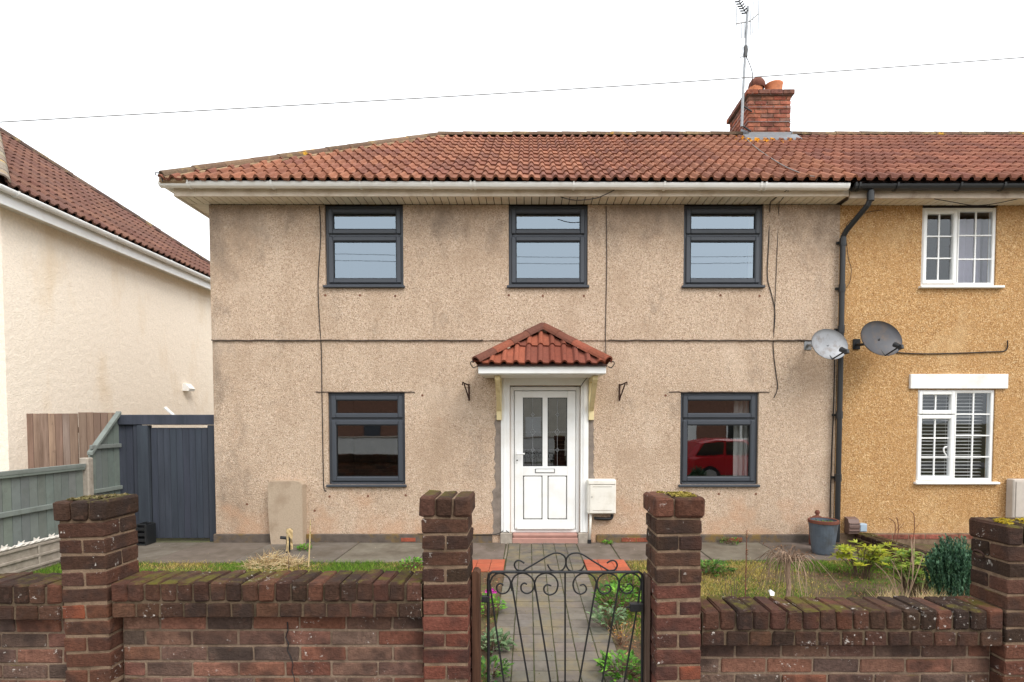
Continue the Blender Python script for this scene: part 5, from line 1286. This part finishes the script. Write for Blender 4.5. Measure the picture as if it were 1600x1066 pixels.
# dry stalk
ds = thing('dry_stalk', (W(1166, 930, 3.9)[0], 3.9, 0), 'tall dry brown seed stalk just behind the right coping', 'dead plant')
dx = W(1166, 900, 3.9)[0]; dz = W(1166, 828, 3.9)[1]
MB().tube([(dx - .01, 3.9, -.02), (dx - .005, 3.9, .35), (dx, 3.9, dz)], [.006, .005, .003], 6).build('stem', 'twig_red', ds)
m = MB(); m2 = MB()
for i in range(46):
    z_ = R.uniform(.42, dz + .01); d_ = rv() * R.uniform(.012, .03); leaf(m, Vector((dx, 3.9, z_)), d_, .005, Vector((0, 0, 1)), jc(R.choice(BRN[:3] + [S(96, 76, 40)]), .2))
for k in range(7):
    x_ = dx + R.uniform(-.12, .02); m2.tube([(x_, 3.95, -.02), (x_ + R.gauss(0, .015), 3.95, R.uniform(.35, .52))], .0025, 4)
m.build('seed_heads', 'leaf', ds); m2.build('side_stalks', 'twig', ds)
# whorled yellow green shrub
def whorl(label, x, y, z0, r, h, n, cols, name='leafy_shrub', ll=.07):
    t = thing(name, (x, y, 0), label, 'shrub'); m = MB(); s = MB()
    for i in range(n):
        a = R.uniform(0, 6.28); rr = r * math.sqrt(R.random()); e_ = Vector((x + math.cos(a) * rr, y + math.sin(a) * rr * .8, z0 + h * R.uniform(.5, 1) * (1 - .35 * (rr / r) ** 2)))
        s.tube(smoothpath([(x + math.cos(a) * rr * .3, y + math.sin(a) * rr * .3, -.02), ((x + e_.x) / 2, (y + e_.y) / 2, e_.z * .55), e_], 3), .004, 5)
        tilt = rv() * .25; col = R.choice(cols)
        for k in range(9):
            q = k / 9 * 6.28 + R.uniform(-.2, .2); d_ = (Vector((math.cos(q), math.sin(q), R.uniform(-.25, .35))) + tilt).normalized() * ll * R.uniform(.75, 1.15)
            leaf(m, e_, d_, ll * .22, Vector((0, 0, 1)), jc(col, .2), .15)
        for k in range(3): d_ = (rv() * .6 + Vector((0, 0, 1))).normalized() * ll * .5; leaf(m, e_, d_, ll * .1, Vector((0, -1, 0)), jc(cols[0], .15), .1)
    m.build('leaves', 'glossy_leaf', t); s.build('stems', 'bark', t); return t
YG = [S(178, 180, 58), S(160, 168, 52), S(142, 156, 56)]
whorl('yellow green shrub with whorled leaves near the blue-grey pot', W(1346, 880, 5.7)[0], 5.7, .02, .26, .36, 26, YG, ll=.10)
whorl('green shrub with whorled leaves beside the conifer', W(1432, 900, 4.9)[0], 4.9,   .05, .27, .48, 44, [S(120, 146, 56), S(98, 128, 50), S(142, 158, 66), S(80, 108, 44)], ll=.075)
whorl('small pale green shrub against the parting wall', W(1385, 862, 6.0)[0], 6.0, .0, .18, .30, 14, YG, ll=.085)
t = thing('bare_bush', (W(1405, 910, 4.6)[0], 4.6, 0), 'bare pale branching twigs between the leafy shrubs', 'shrub')
m = MB(); bx0 = W(1412, 915, 4.6)[0]
for i in range(9):
    a = R.uniform(-.7, .7); P = [(bx0, 4.6, .05), (bx0 + a * .15, 4.6 + R.uniform(-.08, .08), .3), (bx0 + a * .32, 4.6 + R.uniform(-.15, .15), R.uniform(.4, .66))]
    q = smoothpath(P, 3); m.tube(q, [.006 - .004 * k / len(q) for k in range(len(q))], 4)
m.build('twigs', 'twig_pale', t)
# conifer
cf = thing('conifer_shrub', (W(1500, 900, 4.2)[0], 4.2, 0), 'dense dark blue-green conifer shrub left of the right edge pillar', 'shrub')
m = MB(); s = MB(); fx, fy = W(1490, 900, 4.2)[0], 4.2; fz = W(1497, 836, 4.2)[1]
CG = [S(60, 92, 70), S(76, 112, 84), S(46, 76, 58), S(96, 132, 100)]
s.tube([(fx, fy, -.03), (fx, fy, .4)], .02, 6)
for i in range(420):
    a = R.uniform(0, 6.28); rr = .17 * math.sqrt(R.random()); b = Vector((fx + math.cos(a) * rr * .8, fy + math.sin(a) * rr * .8, R.uniform(.25, .6)))
    top_ = Vector((fx + math.cos(a) * rr * 1.1 + R.gauss(0, .015), fy + math.sin(a) * rr * 1.1, b.z + R.uniform(.15, .26)))
    top_.z = min(top_.z, fz - .25 * (rr / .17) ** 2 + R.uniform(-.03, .05)); ax2 = top_ - b
    for k in range(26):
        p = b + ax2 * (k / 26); d_ = (rv() * .6 + Vector((0, 0, .9))).normalized() * R.uniform(.02, .034); leaf(m, p, d_, .0058, Vector((0, 0, 1)), jc(R.choice(CG), .25))
m.build('foliage', 'leaf', cf); s.build('stem', 'bark', cf)
for (px, py, Y, lab) in ((1207, 925, 4.4, 'scrap of white paper on the lawn under the weeping shrub'),):
    p = WV(px, py, Y); o = thing('paper_scrap', (p.x, Y, p.z), lab, 'paper'); m = MB()
    m.add([(p.x - .018, Y, p.z - .03), (p.x + .02, Y + .01, p.z - .035), (p.x + .03, Y + .03, p.z - .012), (p.x - .008, Y + .02, p.z + .014), (p.x - .016, Y + .04, p.z)], [(0, 1, 2), (0, 2, 3), (0, 3, 4)]); m.build('sheet', 'upvc_white', o)
def thatch(label, px, Y):
    x = W(px, 900, Y)[0]; m = MB(); z = W(px, 922, Y)[1]
    for i in range(260):
        b = Vector((x + R.gauss(0, .06), Y + R.gauss(0, .05), z - .1)); d_ = (rv() * .7 + Vector((0, -.2, .8))).normalized() * R.uniform(.06, .15); s_ = d_.cross(rv()).normalized() * .0022
        m.add([b - s_, b + s_, b + d_], [(0, 1, 2)], jc(R.choice([S(206, 184, 142), S(186, 160, 116), S(216, 194, 158)]), .15))
    o = m.build('dead_grass_clump', 'grass'); tag(o, label, 'dead plant')
thatch('pale dead grass tuft behind the coping below the bare bush', 1394, 4.0); thatch('pale dead grass tuft at the foot of the conifer shrub', 1456, 4.0)
for k, (px, Y) in enumerate(((1400, 7.15), (1425, 7.2), (1395, 7.1))):
    x_ = W(px, 840, Y)[0]; o = thing('dead_plant', (x_, Y, 0), ['thin dead stem against the foot of the ochre wall', 'tallest dead stem against the ochre wall', 'short dead stem close to the vent hood'][k], 'dead plant')
    MB().tube(smoothpath([(x_, Y, -.02), (x_ + .03, Y, .2), (x_ + .02, Y, .32 + .08 * (k == 1)), (x_ - .03 * k, Y, .38 + .08 * (k == 1))], 3), .005, 5).build('stem', 'twig_red', o); MB().tube([(x_ + .025, Y, .2), (x_ + .1, Y, .3)], .003, 4).build('side_shoot', 'twig_red', o)

# ------------------------------------------------------------------ across the street (seen mirrored in the lower windows)
def far_house(label, x0, x1, wmat, low):
    Yf = -14.5; t = thing('street_house', ((x0 + x1) / 2, Yf, ST), label, 'house', 'houses across the street')
    m = MB(); m.box(x0, x1, Yf - 7, Yf, ST, 4.6); m.build('wall', wmat, t)
    MB().prism([(Yf + .4, 4.55), (Yf - 3.5, 6.9), (Yf - 7.4, 4.55)], 0, x0 - .01, x1 + .01).build('roof', 'roof_far', t)
    for k in range(3):
        xc = x0 + (x1 - x0) * (k + .5) / 3
        for z0, z1 in ((.6, 2.0), (3.1, 4.3)):
            if k == 1 and z0 < 1:
                MB().bev(xc - .45, xc + .45, Yf, Yf + .05, ST + .1, 1.9, .02).build('door', 'anthracite' if low else 'upvc_white', t); continue
            f = MB().ring(xc - .75, xc + .75, z0, z1, Yf + .005, Yf + .07, .08, .01).bev(xc - .04, xc + .04, Yf + .006, Yf + .06, z0, z1, .01).build('window', 'upvc_white', t); MB().box(xc - .68, xc + .68, Yf + .01, Yf + .03, z0 + .07, z1 - .07).build('pane', 'car_glass', f)
far_house('plain brick house across the street facing the gate', -13, -4.02, 'brick_far', True)
far_house('pale rendered house across the street facing the beige house', -4, 4.5, 'render_far', False)
far_house('brick house across the street behind the red car', 4.52, 13, 'brick_far', False)
o = thing('block_wall', (-4, -10.2, ST), 'white block garden wall across the street', 'wall')
MB().bev(-12, 1.2, -10.3, -10.1, ST, .85, .02).build('wall_body', 'block_white', o); MB().bev(-12, 1.2, -10.34, -10.06, .852, .92, .02).build('coping', 'concrete', o)
car = thing('red_car', (7.3, -3.0, ST), 'red hatchback parked at the kerb across from the house', 'car')
KZ0 = ST - .12
body = [(5.0, .32), (4.98, .62), (5.06, .86), (5.3, .92), (6.3, .95), (8.0, .93), (8.9, .80), (9.1, .58), (9.08, .3)]
cabin = [(5.12, .90), (5.45, 1.38), (6.0, 1.47), (6.9, 1.45), (7.8, .93)]
def sec(poly, y0, y1, ins, mat, name, z=KZ0):
    m = MB(); n = len(poly); c = sum(p[0] for p in poly) / n
    rows = [(y0, ins), (y0 + .12, 0), (y1 - .12, 0), (y1, ins)]; vs = []
    for y_, k in rows: vs += [(c + (px - c) * (1 - k * .12), y_, z + pz - (k * .04 if pz > .5 else -k * .03)) for px, pz in poly]
    fs = [tuple(range(n)), tuple(range(4 * n - 1, 3 * n - 1, -1))] + [(r_ * n + i, r_ * n + (i + 1) % n, (r_ + 1) * n + (i + 1) % n, (r_ + 1) * n + i) for r_ in range(3) for i in range(n)]
    m.add(vs, fs); return m.build(name, mat, car, smooth=False)
sec(body, -3.95, -2.15, 1, 'car_red', 'body'); sec(cabin, -3.82, -2.28, 1, 'car_red', 'cabin')
for (p0, p1, p2, p3) in (((5.35, .95), (5.62, 1.34), (6.22, 1.38), (6.22, .98)), ((6.30, .98), (6.30, 1.385), (6.85, 1.36), (7.5, .98))):
    MB().prism([(q[0], KZ0 + q[1]) for q in (p0, p1, p2, p3)], 1, -2.30, -2.262).build('side_window', 'car_glass', car)
for xw in (5.75, 8.35):
    for yw in (-2.2, -3.9):
        m = MB(); m.tube([(xw, yw - .09, KZ0 + .31), (xw, yw + .09, KZ0 + .31)], .31, 24); wh = m.build('wheel', 'tyre', car); MB().tube([(xw, yw - .1, KZ0 + .31), (xw, yw + .1, KZ0 + .31)], .2, 16).build('rim', 'rim', wh)
for yw in (-2.4, -3.7): MB().bev(4.97, 5.1, yw - .12, yw + .12, KZ0 + .66, KZ0 + .85, .02).build('tail_light', 'lamp_red', car); MB().bev(8.9, 9.06, yw - .14, yw + .14, KZ0 + .58, KZ0 + .72, .02).build('headlight', 'lamp_clear', car)

for zw, yw in ((7.95, -6.0), (7.72, -6.05)):
    cable('%s of two telephone wires running along the far kerb' % ('upper' if zw > 7.9 else 'lower'), [(-9, yw, zw + .1), (-3, yw, zw), (3, yw, zw - .06), (12, yw, zw + .02)], .008, 'cable_black', 'overhead_wire')
